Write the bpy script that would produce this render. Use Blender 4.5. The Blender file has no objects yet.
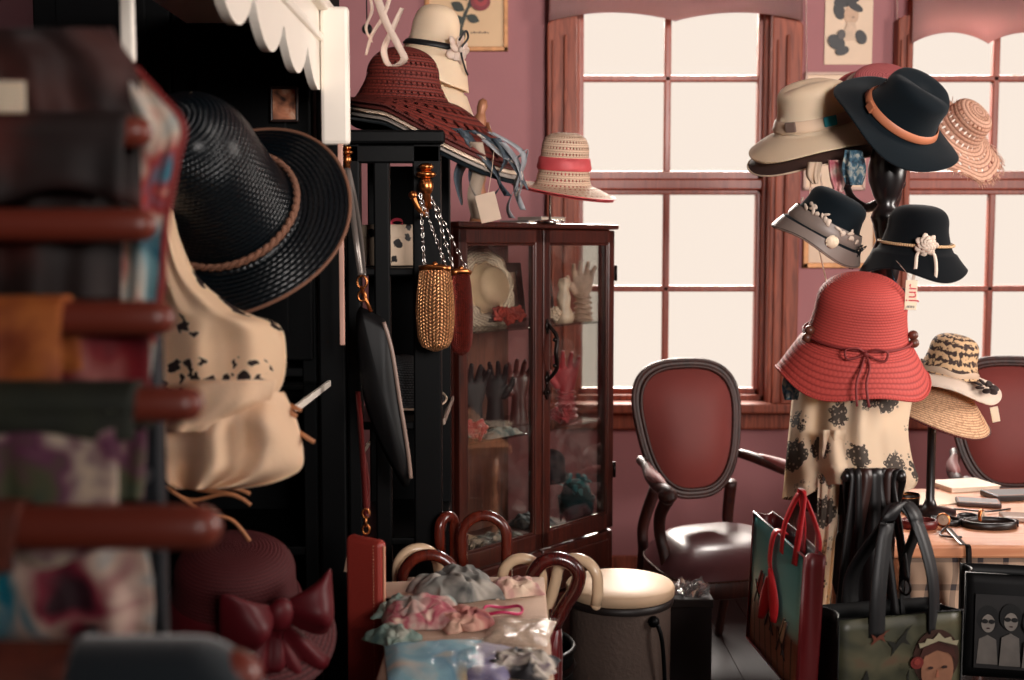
import bpy, bmesh, math, random
from math import sin, cos, pi, radians as R, sqrt, atan2
from mathutils import Vector, Matrix, Euler, noise as MN
V = Vector
rnd = random.Random(7)
C = bpy.context.scene.collection
S = bpy.context.scene

# ------------------------------------------------------------------ camera
F_PX, PITCH, EYE = 1200.0, math.atan(95 / 1200.0), 1.45
cd = bpy.data.cameras.new('camera'); cam = bpy.data.objects.new('camera', cd); C.objects.link(cam)
cam.location = (0, 0, EYE); cam.rotation_euler = (pi / 2 - PITCH, 0, 0)
cd.sensor_width = 36.0; cd.lens = F_PX * 36.0 / 1024.0; cd.clip_start = 0.05; cd.clip_end = 100
cd.dof.use_dof = True; cd.dof.focus_distance = 2.9; cd.dof.aperture_fstop = 3.4
S.camera = cam

# ------------------------------------------------------------------ world, daylight, exposure
S.view_settings.view_transform = 'Standard'; S.view_settings.look = 'None'
S.view_settings.gamma = 1.0; S.view_settings.use_curve_mapping = False; S.view_settings.exposure = 0.0
w = bpy.data.worlds.new('overcast_sky'); S.world = w; w.use_nodes = True
bg = w.node_tree.nodes['Background']; bg.inputs[0].default_value = (1.0, 0.86, 0.745, 1); bg.inputs[1].default_value = 0.96

def lamp(name, kind, loc, rot, energy, color, **kw):
    d = bpy.data.lights.new(name, kind); o = bpy.data.objects.new(name, d); C.objects.link(o)
    o.location = loc; o.rotation_euler = rot; d.energy = energy; d.color = color
    for k, v in kw.items(): setattr(d, k, v)
    return o
def aim(o, target):
    o.rotation_euler = (V(target) - o.location).to_track_quat('-Z', 'Y').to_euler()
# hazy low sun behind the two windows
sun = lamp('hazy_sun', 'SUN', (0.5, 9, 2.6), (0, 0, 0), 7.0, (1.0, 0.90, 0.80), angle=R(20)); aim(sun, (0.55, 3.6, 0.7))
# bright sky above the roofs across the street, shining down through the windows
for k, x in enumerate((0.65, 2.15)):
    a = lamp('sky_light', 'AREA', (x, 7.0, 3.9), (0, 0, 0), 620, (1.0, 0.93, 0.86), shape='RECTANGLE', size=1.8, size_y=1.4)
    aim(a, (x - 0.4, 3.2, 0.9))
# fill lamp added behind the camera, standing in for an unseen shop front
fl = lamp('added_front_fill', 'AREA', (1.6, -2.3, 2.3), (0, 0, 0), 42, (1.0, 0.93, 0.89), shape='RECTANGLE', size=1.5, size_y=1.1, spread=R(62)); aim(fl, (0.6, 5.0, 2.7))
# unseen lamp added in the right hand wall to brighten the goods at left
rl = lamp('added_side_fill', 'AREA', (3.35, 2.0, 2.0), (0, 0, 0), 84, (1.0, 0.92, 0.85), shape='RECTANGLE', size=1.3, size_y=1.2); aim(rl, (-.6, 1.9, 1.5))
S.cycles.max_bounces = 8; S.cycles.diffuse_bounces = 3; S.cycles.glossy_bounces = 4
S.cycles.transmission_bounces = 8; S.cycles.transparent_max_bounces = 16
S.cycles.sample_clamp_indirect = 4.0; S.cycles.caustics_reflective = False; S.cycles.caustics_refractive = False
S.cycles.use_denoising = True

# ------------------------------------------------------------------ measuring helper: photo pixel at a depth -> world point
def at(px, py, Y):
    dx = (px - 512) / F_PX; dy = -(py - 340) / F_PX
    d = V((dx, cos(PITCH) + dy * sin(PITCH), -sin(PITCH) + dy * cos(PITCH)))
    return V((0, 0, EYE)) + d * (Y / d.y)
def mpp(Y): return Y / F_PX          # metres per pixel at depth Y

# ------------------------------------------------------------------ materials
def lin(h):
    if isinstance(h, str):
        h = h.lstrip('#'); c = [int(h[i:i + 2], 16) / 255 for i in (0, 2, 4)]
    else: c = [x / 255 for x in h]
    return tuple(((x + .055) / 1.055) ** 2.4 if x > .04045 else x / 12.92 for x in c) + (1,)
MATS = {}
class NT:
    def __init__(s, name):
        s.m = bpy.data.materials.new(name); s.m.use_nodes = True; s.t = s.m.node_tree
        s.b = s.t.nodes['Principled BSDF']; s.out = s.t.nodes['Material Output']
    def n(s, typ, **kw):
        nd = s.t.nodes.new(typ)
        for k, v in kw.items():
            if k.startswith('i_'): nd.inputs[k[2:].replace('_', ' ')].default_value = v
            else: setattr(nd, k, v)
        return nd
    def l(s, a, b): s.t.links.new(a, b)
    def coord(s, kind='Object', scale=(1, 1, 1), rot=(0, 0, 0)):
        tc = s.n('ShaderNodeTexCoord'); mp = s.n('ShaderNodeMapping')
        mp.inputs['Scale'].default_value = scale; mp.inputs['Rotation'].default_value = rot
        s.l(tc.outputs[kind], mp.inputs[0]); return mp.outputs[0]
    def ramp(s, fac, stops, interp='LINEAR'):
        r = s.n('ShaderNodeValToRGB'); r.color_ramp.interpolation = interp; e = r.color_ramp.elements
        while len(e) < len(stops): e.new(0.5)
        for k, (p, c) in enumerate(stops):
            e[k].position = p; e[k].color = c if not isinstance(c, (int, float)) else (c, c, c, 1)
        s.l(fac, r.inputs[0]); return r.outputs[0]
    def mix(s, fac, a, b, mode='MIX'):
        m = s.n('ShaderNodeMix', data_type='RGBA', blend_type=mode)
        for sock, v in ((m.inputs[0], fac), (m.inputs[6], a), (m.inputs[7], b)):
            if hasattr(v, 'is_output'): s.l(v, sock)
            else: sock.default_value = v
        return m.outputs[2]
    def math(s, op, a, b=0.0, c=0.0):
        m = s.n('ShaderNodeMath', operation=op)
        for k, v in enumerate((a, b, c)):
            if hasattr(v, 'is_output'): s.l(v, m.inputs[k])
            else: m.inputs[k].default_value = v
        return m.outputs[0]
    def bump(s, h, strength=0.3, dist=0.002):
        b = s.n('ShaderNodeBump'); b.inputs['Strength'].default_value = strength; b.inputs['Distance'].default_value = dist
        s.l(h, b.inputs['Height']); s.l(b.outputs[0], s.b.inputs['Normal'])
    def setp(s, **kw):
        for k, v in kw.items():
            sock = s.b.inputs[k.replace('_', ' ')]
            if hasattr(v, 'is_output'): s.l(v, sock)
            else: sock.default_value = v

def mat(name, col, rough=0.6, metal=0.0, var=0.15, vscale=6.0, bump=0.0, bscale=60.0, sheen=0.0, trans=0.0, spec=0.5, emit=0, coat=0.0):
    """plain procedural material: base colour with noise variation and noise bump; trans = share of light let through"""
    if name in MATS: return MATS[name]
    n = NT(name); c = lin(col); co = n.coord('Object')
    t = n.n('ShaderNodeTexNoise'); t.inputs['Scale'].default_value = vscale; t.inputs['Detail'].default_value = 3; n.l(co, t.inputs['Vector'])
    dk = tuple(x * (1 - var) for x in c[:3]) + (1,); lt = tuple(min(1, x * (1 + var)) for x in c[:3]) + (1,)
    n.setp(Base_Color=n.ramp(t.outputs[0], [(0.3, dk), (0.7, lt)]), Roughness=rough, Metallic=metal)
    n.b.inputs['Specular IOR Level'].default_value = spec
    n.b.inputs['Coat Weight'].default_value = coat
    if sheen: n.b.inputs['Sheen Weight'].default_value = sheen
    if bump:
        t2 = n.n('ShaderNodeTexNoise'); t2.inputs['Scale'].default_value = bscale; n.l(co, t2.inputs['Vector']); n.bump(t2.outputs[0], bump, 0.003)
    if trans: add_trans(n, trans)
    MATS[name] = n.m; return n.m
def add_trans(n, share, col=None):
    tl = n.n('ShaderNodeBsdfTranslucent'); mx = n.n('ShaderNodeMixShader'); mx.inputs[0].default_value = share
    src = n.b.inputs['Base Color']
    if src.links: n.l(src.links[0].from_socket, tl.inputs[0])
    else: tl.inputs[0].default_value = src.default_value
    cur = n.out.inputs[0].links[0].from_socket
    n.l(cur, mx.inputs[1]); n.l(tl.outputs[0], mx.inputs[2]); n.l(mx.outputs[0], n.out.inputs[0])
def add_alpha(n, fac):
    """fac 1 = solid, 0 = open"""
    tr = n.n('ShaderNodeBsdfTransparent'); mx = n.n('ShaderNodeMixShader'); n.l(fac, mx.inputs[0])
    cur = n.out.inputs[0].links[0].from_socket
    n.l(tr.outputs[0], mx.inputs[1]); n.l(cur, mx.inputs[2]); n.l(mx.outputs[0], n.out.inputs[0])

def wood(name, dark, light, rough=0.35, scale=3.0, axis='z', coat=0.2, bump=0.15):
    if name in MATS: return MATS[name]
    n = NT(name); sc = {'z': (14, 14, 1.2), 'x': (1.2, 14, 14), 'y': (14, 1.2, 14)}[axis]
    co = n.coord('Object', tuple(s * scale / 3 for s in sc))
    t = n.n('ShaderNodeTexNoise'); t.inputs['Scale'].default_value = 4; t.inputs['Detail'].default_value = 6; t.inputs['Distortion'].default_value = 1.2; n.l(co, t.inputs['Vector'])
    n.setp(Base_Color=n.ramp(t.outputs[0], [(0.3, lin(dark)), (0.7, lin(light))]), Roughness=rough)
    n.b.inputs['Coat Weight'].default_value = coat; n.b.inputs['Coat Roughness'].default_value = 0.25
    n.bump(t.outputs[0], bump, 0.002)
    MATS[name] = n.m; return n.m

def straw(name, col, col2=None, holes=0.0, pitch=0.006, rough=0.7, spec=0.4, bump=0.8, trans=0.0, speck=0.0, coat=0.0, hole_scale=70.0):
    """plaited straw or crochet, from the UV map (metres round, metres along): ridges along v, stitches along u; holes = openness"""
    if name in MATS: return MATS[name]
    n = NT(name); uv = n.n('ShaderNodeUVMap'); sp = n.n('ShaderNodeSeparateXYZ'); n.l(uv.outputs[0], sp.inputs[0])
    u, v = sp.outputs[0], sp.outputs[1]
    ridge = n.math('ABSOLUTE', n.math('SINE', n.math('MULTIPLY', v, pi / pitch)))
    shift = n.math('MULTIPLY', n.math('FLOOR', n.math('DIVIDE', v, pitch)), 0.5)
    stitch = n.math('ABSOLUTE', n.math('SINE', n.math('MULTIPLY', n.math('ADD', n.math('DIVIDE', u, pitch * 1.3), shift), pi)))
    hgt = n.math('MULTIPLY', ridge, n.math('ADD', n.math('MULTIPLY', stitch, 0.5), 0.5))
    c = lin(col); c2 = lin(col2) if col2 else tuple(x * 0.55 for x in c[:3]) + (1,)
    base = n.ramp(hgt, [(0.0, c2), (0.6, c)])
    if speck:
        t = n.n('ShaderNodeTexNoise'); t.inputs['Scale'].default_value = 160; n.l(uv.outputs[0], t.inputs['Vector'])
        base = n.mix(n.ramp(t.outputs[0], [(0.5, 0.0), (0.62, speck)]), base, c2)
    n.setp(Base_Color=base, Roughness=rough); n.b.inputs['Specular IOR Level'].default_value = spec; n.b.inputs['Coat Weight'].default_value = coat
    n.b.inputs['Coat Roughness'].default_value = 0.2
    n.bump(hgt, bump, 0.002)
    if trans: add_trans(n, trans)
    if holes:
        mp = n.n('ShaderNodeMapping'); mp.inputs['Scale'].default_value = (1, 0.8, 1); n.l(uv.outputs[0], mp.inputs[0])
        a = n.math('SINE', n.math('MULTIPLY', n.math('ADD', u, n.math('MULTIPLY', v, 0.7)), hole_scale * 2 * pi))
        b = n.math('SINE', n.math('MULTIPLY', n.math('SUBTRACT', u, n.math('MULTIPLY', v, 0.7)), hole_scale * 2 * pi))
        f = n.math('MULTIPLY', a, b)
        add_alpha(n, n.math('LESS_THAN', f, 1 - holes))
    MATS[name] = n.m; return n.m

def patches(name, cols, scale=9.0, rough=0.7, trans=0.25, seed=0.0, dist=0.6, stops=None, alpha=1.0, metric='UV'):
    """printed fabric: soft-edged patches of several colours"""
    if name in MATS: return MATS[name]
    n = NT(name); co = n.coord('Object'); a = n.n('ShaderNodeVectorMath', operation='ADD'); a.inputs[1].default_value = (seed, seed * 1.7, -seed); n.l(co, a.inputs[0])
    t = n.n('ShaderNodeTexNoise'); t.inputs['Scale'].default_value = scale; t.inputs['Detail'].default_value = 2.5; t.inputs['Distortion'].default_value = dist; n.l(a.outputs[0], t.inputs['Vector'])
    k = len(cols); st = stops or [0.30 + 0.42 * i / (k - 1) for i in range(k)]
    n.setp(Base_Color=n.ramp(t.outputs[0], [(st[i], lin(cols[i])) for i in range(k)]), Roughness=rough)
    if trans: add_trans(n, trans)
    if alpha < 1:
        v = n.n('ShaderNodeValue'); v.outputs[0].default_value = alpha; add_alpha(n, v.outputs[0])
    MATS[name] = n.m; return n.m

def glass(name, tint=(1, 1, 1, 1), refl=0.08, rough=0.02, smear=0.0, milk=0.0):
    """thin sheet glass: mostly clear, fresnel-like reflection, optional smears"""
    if name in MATS: return MATS[name]
    n = NT(name); t = n.t; t.nodes.remove(n.b)
    tr = n.n('ShaderNodeBsdfTransparent'); tr.inputs[0].default_value = tint
    gl = n.n('ShaderNodeBsdfGlossy'); gl.inputs['Roughness'].default_value = rough
    lw = n.n('ShaderNodeLayerWeight'); lw.inputs[0].default_value = 0.2
    fac = n.math('ADD', n.math('MULTIPLY', lw.outputs[0], 0.6), refl)
    mx = n.n('ShaderNodeMixShader'); n.l(fac, mx.inputs[0]); n.l(tr.outputs[0], mx.inputs[1]); n.l(gl.outputs[0], mx.inputs[2])
    out = mx.outputs[0]
    if smear or milk:
        df = n.n('ShaderNodeBsdfTranslucent'); df.inputs[0].default_value = (0.9, 0.85, 0.8, 1)
        d2 = n.n('ShaderNodeBsdfDiffuse'); d2.inputs[0].default_value = (0.9, 0.85, 0.8, 1)
        ad = n.n('ShaderNodeAddShader'); n.l(df.outputs[0], ad.inputs[0]); n.l(d2.outputs[0], ad.inputs[1])
        no = n.n('ShaderNodeTexNoise'); no.inputs['Scale'].default_value = 7; no.inputs['Detail'].default_value = 5; no.inputs['Distortion'].default_value = 2.0
        n.l(n.coord('Object'), no.inputs['Vector'])
        f2 = n.math('ADD', n.ramp(no.outputs[0], [(0.5, 0.0), (0.8, smear)]), milk)
        m2 = n.n('ShaderNodeMixShader'); n.l(f2, m2.inputs[0]); n.l(out, m2.inputs[1]); n.l(ad.outputs[0], m2.inputs[2]); out = m2.outputs[0]
    n.l(out, n.out.inputs[0]); MATS[name] = n.m; return n.m

# ------------------------------------------------------------------ mesh collecting
class MB:
    def __init__(s): s.bm = bmesh.new(); s.uv = s.bm.loops.layers.uv.new('UVMap'); s.mats = []; s.mi = 0
    def use(s, m):
        if m not in s.mats: s.mats.append(m)
        s.mi = s.mats.index(m); return s
    def _face(s, vs, uvs=None, smooth=True):
        try: f = s.bm.faces.new(vs)
        except ValueError: return None
        f.smooth = smooth; f.material_index = s.mi
        if uvs:
            for l, q in zip(f.loops, uvs): l[s.uv].uv = q
        return f
    def grid(s, P, close_u=False, close_v=False, uv=None, flip=False, smooth=True):
        """P[i][j] points; uv(i,j) -> (u,v)"""
        n, m = len(P), len(P[0]); vs = [[s.bm.verts.new(p) for p in row] for row in P]
        for i in range(n if close_u else n - 1):
            for j in range(m if close_v else m - 1):
                q = [(i, j), (i + 1, j), (i + 1, j + 1), (i, j + 1)]
                if flip: q = q[::-1]
                s._face([vs[a % n][b % m] for a, b in q], [uv(a, b) for a, b in q] if uv else [(a / n, b / m) for a, b in q], smooth)
        return vs
    def box(s, a, b, bev=0.003, M=None, seg=2):
        """box between corners a and b, bevelled; M transforms it"""
        a = V(a); b = V(b); c = (a + b) / 2; d = V((abs(b.x - a.x), abs(b.y - a.y), abs(b.z - a.z)))
        before = set(s.bm.faces)
        r = bmesh.ops.create_cube(s.bm, size=1.0); vs = r['verts']
        for v in vs: v.co = V((v.co.x * d.x, v.co.y * d.y, v.co.z * d.z)) + c
        if bev > 0:
            es = list({e for v in vs for e in v.link_edges}); bv = min(bev, min(d) * 0.45)
            bmesh.ops.bevel(s.bm, geom=es, offset=bv, segments=seg, profile=0.5, affect='EDGES')
        new = [f for f in s.bm.faces if f not in before]
        if M is not None:
            for v in {v for f in new for v in f.verts}: v.co = M @ v.co
        for f in new:
            f.material_index = s.mi; f.smooth = False
            n = f.normal
            for l in f.loops:
                co = l.vert.co; l[s.uv].uv = (co.x + co.y, co.z)
        return s
    def tube(s, pts, rad, n=10, caps=True, closed=False, flat=1.0, up=None):
        """round (or flattened) tube through points; rad number or list. flat squashes one axis"""
        pts = [V(p) for p in pts]; k = len(pts)
        if not isinstance(rad, (list, tuple)): rad = [rad] * k
        T = []
        for i in range(k):
            if closed: t = pts[(i + 1) % k] - pts[i - 1]
            else: t = pts[min(i + 1, k - 1)] - pts[max(i - 1, 0)]
            T.append(t.normalized() if t.length > 1e-9 else V((0, 0, 1)))
        u = V(up) if up else (V((0, 0, 1)) if abs(T[0].z) < 0.9 else V((1, 0, 0)))
        rows = []; L = 0; Ls = []
        for i in range(k):
            t = T[i]; u = (u - t * u.dot(t))
            if u.length < 1e-6: u = t.orthogonal()
            u.normalize(); w_ = t.cross(u)
            if i: L += (pts[i] - pts[i - 1]).length
            Ls.append(L)
            rows.append([pts[i] + (u * cos(2 * pi * j / n) * flat + w_ * sin(2 * pi * j / n)) * rad[i] for j in range(n)])
        uvf = lambda a, b: (b / n * 2 * pi * rad[a % k], Ls[a] if a < k else L)
        vs = s.grid(rows, close_u=closed, close_v=True, uv=uvf)
        if caps and not closed:
            s._face(vs[0][::-1]); s._face(vs[-1])
        return s
    def lathe(s, prof, n=40, M=None, warp=None, cap=False):
        """profile [(r,z)...] turned about z; UV = (arc at mean radius, length along profile)"""
        L = [0]
        for a, b in zip(prof, prof[1:]): L.append(L[-1] + math.hypot(b[0] - a[0], b[1] - a[1]))
        rows = []
        for i, (r, z) in enumerate(prof):
            row = []
            for j in range(n):
                a = 2 * pi * j / n; p = V((r * cos(a), r * sin(a), z))
                if warp: p = warp(p, a, r, z, L[i])
                row.append(M @ p if M else p)
            rows.append(row)
        rm = sum(p[0] for p in prof) / len(prof)
        vs = s.grid(rows, close_v=True, uv=lambda a, b: (b / n * 2 * pi * max(rm, .01), L[a]), flip=True)
        if cap: s._face(vs[0]); s._face(vs[-1][::-1])
        return s
    def prism(s, poly, t, M=None, bev=0.0, smooth=False):
        """polygon in local xz extruded along y by t (centred)"""
        before = set(s.bm.faces)
        a = [s.bm.verts.new((x, -t / 2, z)) for x, z in poly]; b = [s.bm.verts.new((x, t / 2, z)) for x, z in poly]
        k = len(poly); fs = [s._face(a, None, smooth), s._face(b[::-1], None, smooth)]
        for i in range(k): s._face([a[i], b[i], b[(i + 1) % k], a[(i + 1) % k]][::-1], None, smooth)
        if bev:
            es = {e for f in fs if f for e in f.edges}
            bmesh.ops.bevel(s.bm, geom=list(es), offset=bev, segments=2, profile=0.5, affect='EDGES')
        new = [f for f in s.bm.faces if f not in before]
        for f in new:
            f.material_index = s.mi
            for l in f.loops: l[s.uv].uv = (l.vert.co.x, l.vert.co.z)
        if M is not None:
            for v in {v for f in new for v in f.verts}: v.co = M @ v.co
        return s
    def ball(s, c, r, sc=(1, 1, 1), n=12, M=None):
        c = V(c)
        prof = [(r * sin(pi * i / n), -r * cos(pi * i / n)) for i in range(n + 1)]
        T = Matrix.Translation(c) @ Matrix.Diagonal(V(sc).to_4d())
        if M is not None: T = M @ T
        return s.lathe(prof, max(8, n + 2), T)
    def xf(s, M):
        for v in s.bm.verts: v.co = M @ v.co
        return s
    def jitter(s, amp, freq, seed=0.0):
        for v in s.bm.verts:
            v.co += MN.noise_vector(v.co * freq + V((seed, seed, seed))) * amp
        return s
    def build(s, name, m=None, parent=None, at=None, rot=None, mods=(), weld=True):
        if weld: bmesh.ops.remove_doubles(s.bm, verts=s.bm.verts, dist=1e-5)
        bmesh.ops.recalc_face_normals(s.bm, faces=s.bm.faces)
        me = bpy.data.meshes.new(name); s.bm.to_mesh(me); s.bm.free()
        ms = s.mats if s.mats else [m]
        for q in ms: me.materials.append(q)
        o = bpy.data.objects.new(name, me); C.objects.link(o)
        if parent: o.parent = parent
        if at is not None: o.location = at
        if rot is not None: o.rotation_euler = rot
        for kind, kw in mods:
            md = o.modifiers.new(kind.lower(), kind)
            for k, v in kw.items(): setattr(md, k, v)
        return o
SOL = lambda t, off=0: ('SOLIDIFY', dict(thickness=t, offset=off))
SUB = lambda l: ('SUBSURF', dict(levels=l, render_levels=l))
VOX = lambda s: ('REMESH', dict(mode='VOXEL', voxel_size=s, use_smooth_shade=True))
SMO = lambda f, i: ('SMOOTH', dict(factor=f, iterations=i))

def tag(o, label=None, cat=None, group=None, kind=None):
    if label: o['label'] = label
    if cat: o['category'] = cat
    if group: o['group'] = group
    if kind: o['kind'] = kind
    return o
def thing(name, label, cat, loc=(0, 0, 0), rot=(0, 0, 0), group=None):
    o = bpy.data.objects.new(name, None); C.objects.link(o); o.empty_display_size = 0.05
    o.location = loc; o.rotation_euler = rot if not isinstance(rot, (int, float)) else (0, 0, rot)
    return tag(o, label, cat, group)
def struct(o): o['kind'] = 'structure'; return o
def rebase(o, loc=None):
    """move a built mesh's origin to the bottom centre of its mesh (or loc)"""
    vs = [v.co for v in o.data.vertices]
    if loc is None:
        loc = V(((min(v.x for v in vs) + max(v.x for v in vs)) / 2, (min(v.y for v in vs) + max(v.y for v in vs)) / 2, min(v.z for v in vs)))
    loc = V(loc)
    for v in o.data.vertices: v.co -= loc
    o.location = loc; return o
def copy_tree(o, parent=None, label=None, loc=None, rot=None, group=None):
    c = o.copy(); C.objects.link(c)
    if parent is not None: c.parent = parent
    if label: c['label'] = label
    if group: c['group'] = group
    if loc is not None: c.location = loc
    if rot is not None: c.rotation_euler = rot if not isinstance(rot, (int, float)) else (0, 0, rot)
    for ch in [q for q in bpy.data.objects if q.parent == o]: copy_tree(ch, c)
    return c
def bez(p, n=8):
    """Catmull-Rom through the points, n steps a span"""
    p = [V(q) for q in p]; out = []
    for i in range(len(p) - 1):
        a, b, c, d = p[max(i - 1, 0)], p[i], p[i + 1], p[min(i + 2, len(p) - 1)]
        for k in range(n):
            t = k / n; out.append(0.5 * ((2 * b) + (c - a) * t + (2 * a - 5 * b + 4 * c - d) * t * t + (3 * b - a - 3 * c + d) * t ** 3))
    out.append(p[-1]); return out
def lerp(a, b, t): return a + (b - a) * t
# ------------------------------------------------------------------ the room
WY = 5.0                                     # inner face of the window wall
XL, XR, YB, ZC = -1.75, 3.3, -2.5, 2.95
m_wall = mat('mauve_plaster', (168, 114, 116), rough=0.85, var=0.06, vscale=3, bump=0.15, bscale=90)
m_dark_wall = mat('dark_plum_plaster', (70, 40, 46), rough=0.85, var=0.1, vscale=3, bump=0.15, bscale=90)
m_ceiling = mat('dull_mauve_ceiling_paint', (120, 92, 92), rough=0.9, var=0.05)  # even dull mauve with slight random tone
m_floor = wood('dark_floorboards', (14, 9, 8), (30, 19, 16), rough=0.7, axis='y', coat=0.0)
m_casing = wood('window_casing_wood', (104, 46, 30), (164, 84, 58), rough=0.6, coat=0.05)
m_sash = wood('window_sash_wood', (128, 50, 32), (165, 78, 52), rough=0.45)

def wall_with_holes(name, m, y, t, x0, x1, z0, z1, holes):
    b = MB(); xs = sorted({x0, x1} | {h[0] for h in holes} | {h[1] for h in holes})
    for a, c in zip(xs, xs[1:]):
        hs = [h for h in holes if h[0] <= a + 1e-6 and h[1] >= c - 1e-6]
        if not hs: b.box((a, y, z0), (c, y + t, z1), 0)
        else:
            h = hs[0]
            if h[2] > z0: b.box((a, y, z0), (c, y + t, h[2]), 0)
            if h[3] < z1: b.box((a, y, h[3]), (c, y + t, z1), 0)
    return struct(b.build(name, m))
P = lambda px, py, Y=WY: at(px, py, Y)
W1 = (P(575, 0).x, P(771, 0).x, P(0, 402).z, 2.5)
W2 = (P(908, 0).x, P(1104, 0).x, P(0, 402).z, 2.5)
wall_with_holes('wall_back', m_wall, WY, 0.22, XL, XR, 0, ZC, [W1, W2])
def slab(name, m, a, b): return struct(MB().box(a, b, 0).build(name, m))
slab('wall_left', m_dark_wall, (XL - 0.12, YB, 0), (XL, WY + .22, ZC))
b = MB()
for y0_, y1_, z0_, z1_ in ((YB, 1.3, 0, ZC), (2.7, WY + .22, 0, ZC), (1.3, 2.7, 0, 1.35), (1.3, 2.7, 2.65, ZC)): b.box((XR, y0_, z0_), (XR + .12, y1_, z1_), 0)
struct(b.build('wall_right', m_wall))
slab('ceiling', m_ceiling, (XL - .12, YB - .12, ZC), (XR + .12, WY + .22, ZC + 0.1))
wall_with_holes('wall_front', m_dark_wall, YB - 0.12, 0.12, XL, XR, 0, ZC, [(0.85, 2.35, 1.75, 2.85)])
b = MB()
nb = 36; bw = (XR - XL) / nb
for k in range(nb): b.box((XL + k * bw + .0004, YB, -0.05), (XL + (k + 1) * bw - .0004, WY + .2, 0), 0.002, seg=1)
struct(b.build('floor', m_floor))
for nm, x0, x1 in (('baseboard_back', XL, XR),):
    struct(MB().box((x0, WY - 0.02, 0), (x1, WY, 0.14), 0.005).build(nm, m_casing))

m_pane = glass('window_glass', refl=-0.03)
def window(idx, W, cas_l, cas_r, mx, zbars):
    x0, x1, z0, z1 = W
    root = struct(bpy.data.objects.new('window_%d' % idx, None)); C.objects.link(root); root.location = ((x0 + x1) / 2, WY + .1, z0); o = root.location
    sh = Matrix.Translation(-o)
    def part(bb, name, m, kind=None):
        bb.xf(sh); q = bb.build(name, m, root); return q
    # casing boards standing proud of the wall with a rounded upper corner and a groove
    for nm, a, c, s in (('window_casing', cas_l, x0 + .005, -1), ('window_casing', x1 - .005, cas_r, 1)):
        b = MB(); ztop = P(0, 18).z; poly = []
        wd = c - a
        for k in range(9):
            t = pi / 2 * k / 8
            poly.append((a + wd - wd * sin(t), ztop - wd * 0.35 + wd * 0.35 * cos(t)) if s < 0 else (c - wd + wd * sin(t), ztop - wd * .35 + wd * .35 * cos(t)))
        poly = [(c, z0 - 0.02)] + poly + [(a, z0 - 0.02)] if s < 0 else [(a, z0 - 0.02)] + poly + [(c, z0 - 0.02)]
        b.prism(poly, 0.07, Matrix.Translation((0, WY - 0.035, 0)), bev=0.006)
        f = 0.55 if s < 0 else 0.45
        b.box((a + wd * f, WY - 0.085, z0), (a + wd * (f + .12), WY - 0.06, ztop - 0.08), 0.006)
        b.box((a + wd * .15, WY - 0.08, z0), (a + wd * .22, WY - 0.065, ztop - 0.1), 0.005)
        part(b, nm, m_casing)
    b = MB()   # fixed frame
    b.box((x0, WY, z0), (x0 + .022, WY + .12, z1), .004); b.box((x1 - .022, WY, z0), (x1, WY + .12, z1), .004)
    b.box((x0, WY, z0), (x1, WY + .12, z0 + .03), .004); b.box((x0, WY, z1 - .03), (x1, WY + .12, z1), .004)
    part(b, 'window_frame', m_casing)
    b = MB(); zt = P(0, 184).z
    b.box((x0 + .01, WY + .02, zt - .024), (x1 - .01, WY + .10, zt + .024), .008)
    part(b, 'window_transom', m_sash)
    def sash(za, zb, bars):
        b = MB(); fw = .022; y0, y1 = WY + .035, WY + .08
        xa, xb = x0 + .018, x1 - .018
        b.box((xa, y0, za), (xa + fw, y1, zb), .005); b.box((xb - fw, y0, za), (xb, y1, zb), .005)
        b.box((xa, y0, za), (xb, y1, za + fw * 1.6), .005); b.box((xa, y0, zb - fw), (xb, y1, zb), .005)
        b.box((mx - .014, y0 + .005, za), (mx + .014, y1 - .005, zb), .006)
        for z in bars: b.box((xa, y0 + .005, z - .013), (xb, y1 - .005, z + .013), .006)
        part(b, 'window_sash', m_sash)
        g = MB(); g.box((xa + .01, WY + .055, za + .01), (xb - .01, WY + .059, zb - .01), 0); part(g, 'window_pane', m_pane)
    sash(zt + .02, z1 - .02, [P(0, 77).z])
    sash(z0 + .02, zt - .02, [P(0, 289).z])
    b = MB()
    b.box((cas_l - .01, WY - .11, z0 - .035), (cas_r + .01, WY + .02, z0 + .006), .008)
    b.box((cas_l + .01, WY - .045, z0 - .11), (cas_r - .01, WY, z0 - .035), .008)
    part(b, 'window_sill', m_casing)
    return root
window(1, W1, P(547, 0).x, P(800, 0).x, P(670, 0).x, None)
window(2, W2, P(894, 0).x, P(1134, 0).x, P(1003, 0).x, None)
# latch on the first window
# scalloped roller shades, thin fabric lit from outside
n = NT('shade_fabric'); n.setp(Base_Color=lin((190, 152, 148)), Roughness=0.9)
t = n.n('ShaderNodeTexNoise'); t.inputs['Scale'].default_value = 500; n.l(n.coord('Object'), t.inputs['Vector']); n.bump(t.outputs[0], 0.3, 0.001); add_trans(n, 0.6); m_shade = n.m
def shade(label, x0, x1, zedge, y, nsc, dz):
    b = MB(); N = 96; top = ZC - 0.25; rows = []
    for i in range(N + 1):
        f = i / N; x = lerp(x0, x1, f); z = zedge + dz * (abs(sin(pi * f * nsc)) ** .8 if nsc else 0)
        rows.append([(x, y, lerp(z, top, k / 6)) for k in range(7)])
    b.grid(rows)
    o = rebase(b.build('window_shade', m_shade, mods=[SOL(0.002)])); 
    tag(o, label, 'window shade')
    r = MB(); r.tube([(x0 - .01, y + 0.0, top + .02), (x1 + .01, y, top + .02)], 0.024, 14)
    q = r.build('roller', mat('shade_roller', (150, 110, 105)), o); 
    for v in q.data.vertices: v.co -= o.location
    return o
shade('dusky pink scalloped shade at top of the window beside the glass cabinet', P(548, 0).x, P(797, 0).x, P(0, 26).z, WY - 0.10, 2, 0.035)
shade('dusky pink scalloped shade at top of window behind the hat tree', P(905, 0).x, P(1130, 0).x, P(0, 48).z, WY - 0.10, 3, 0.045)

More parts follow.
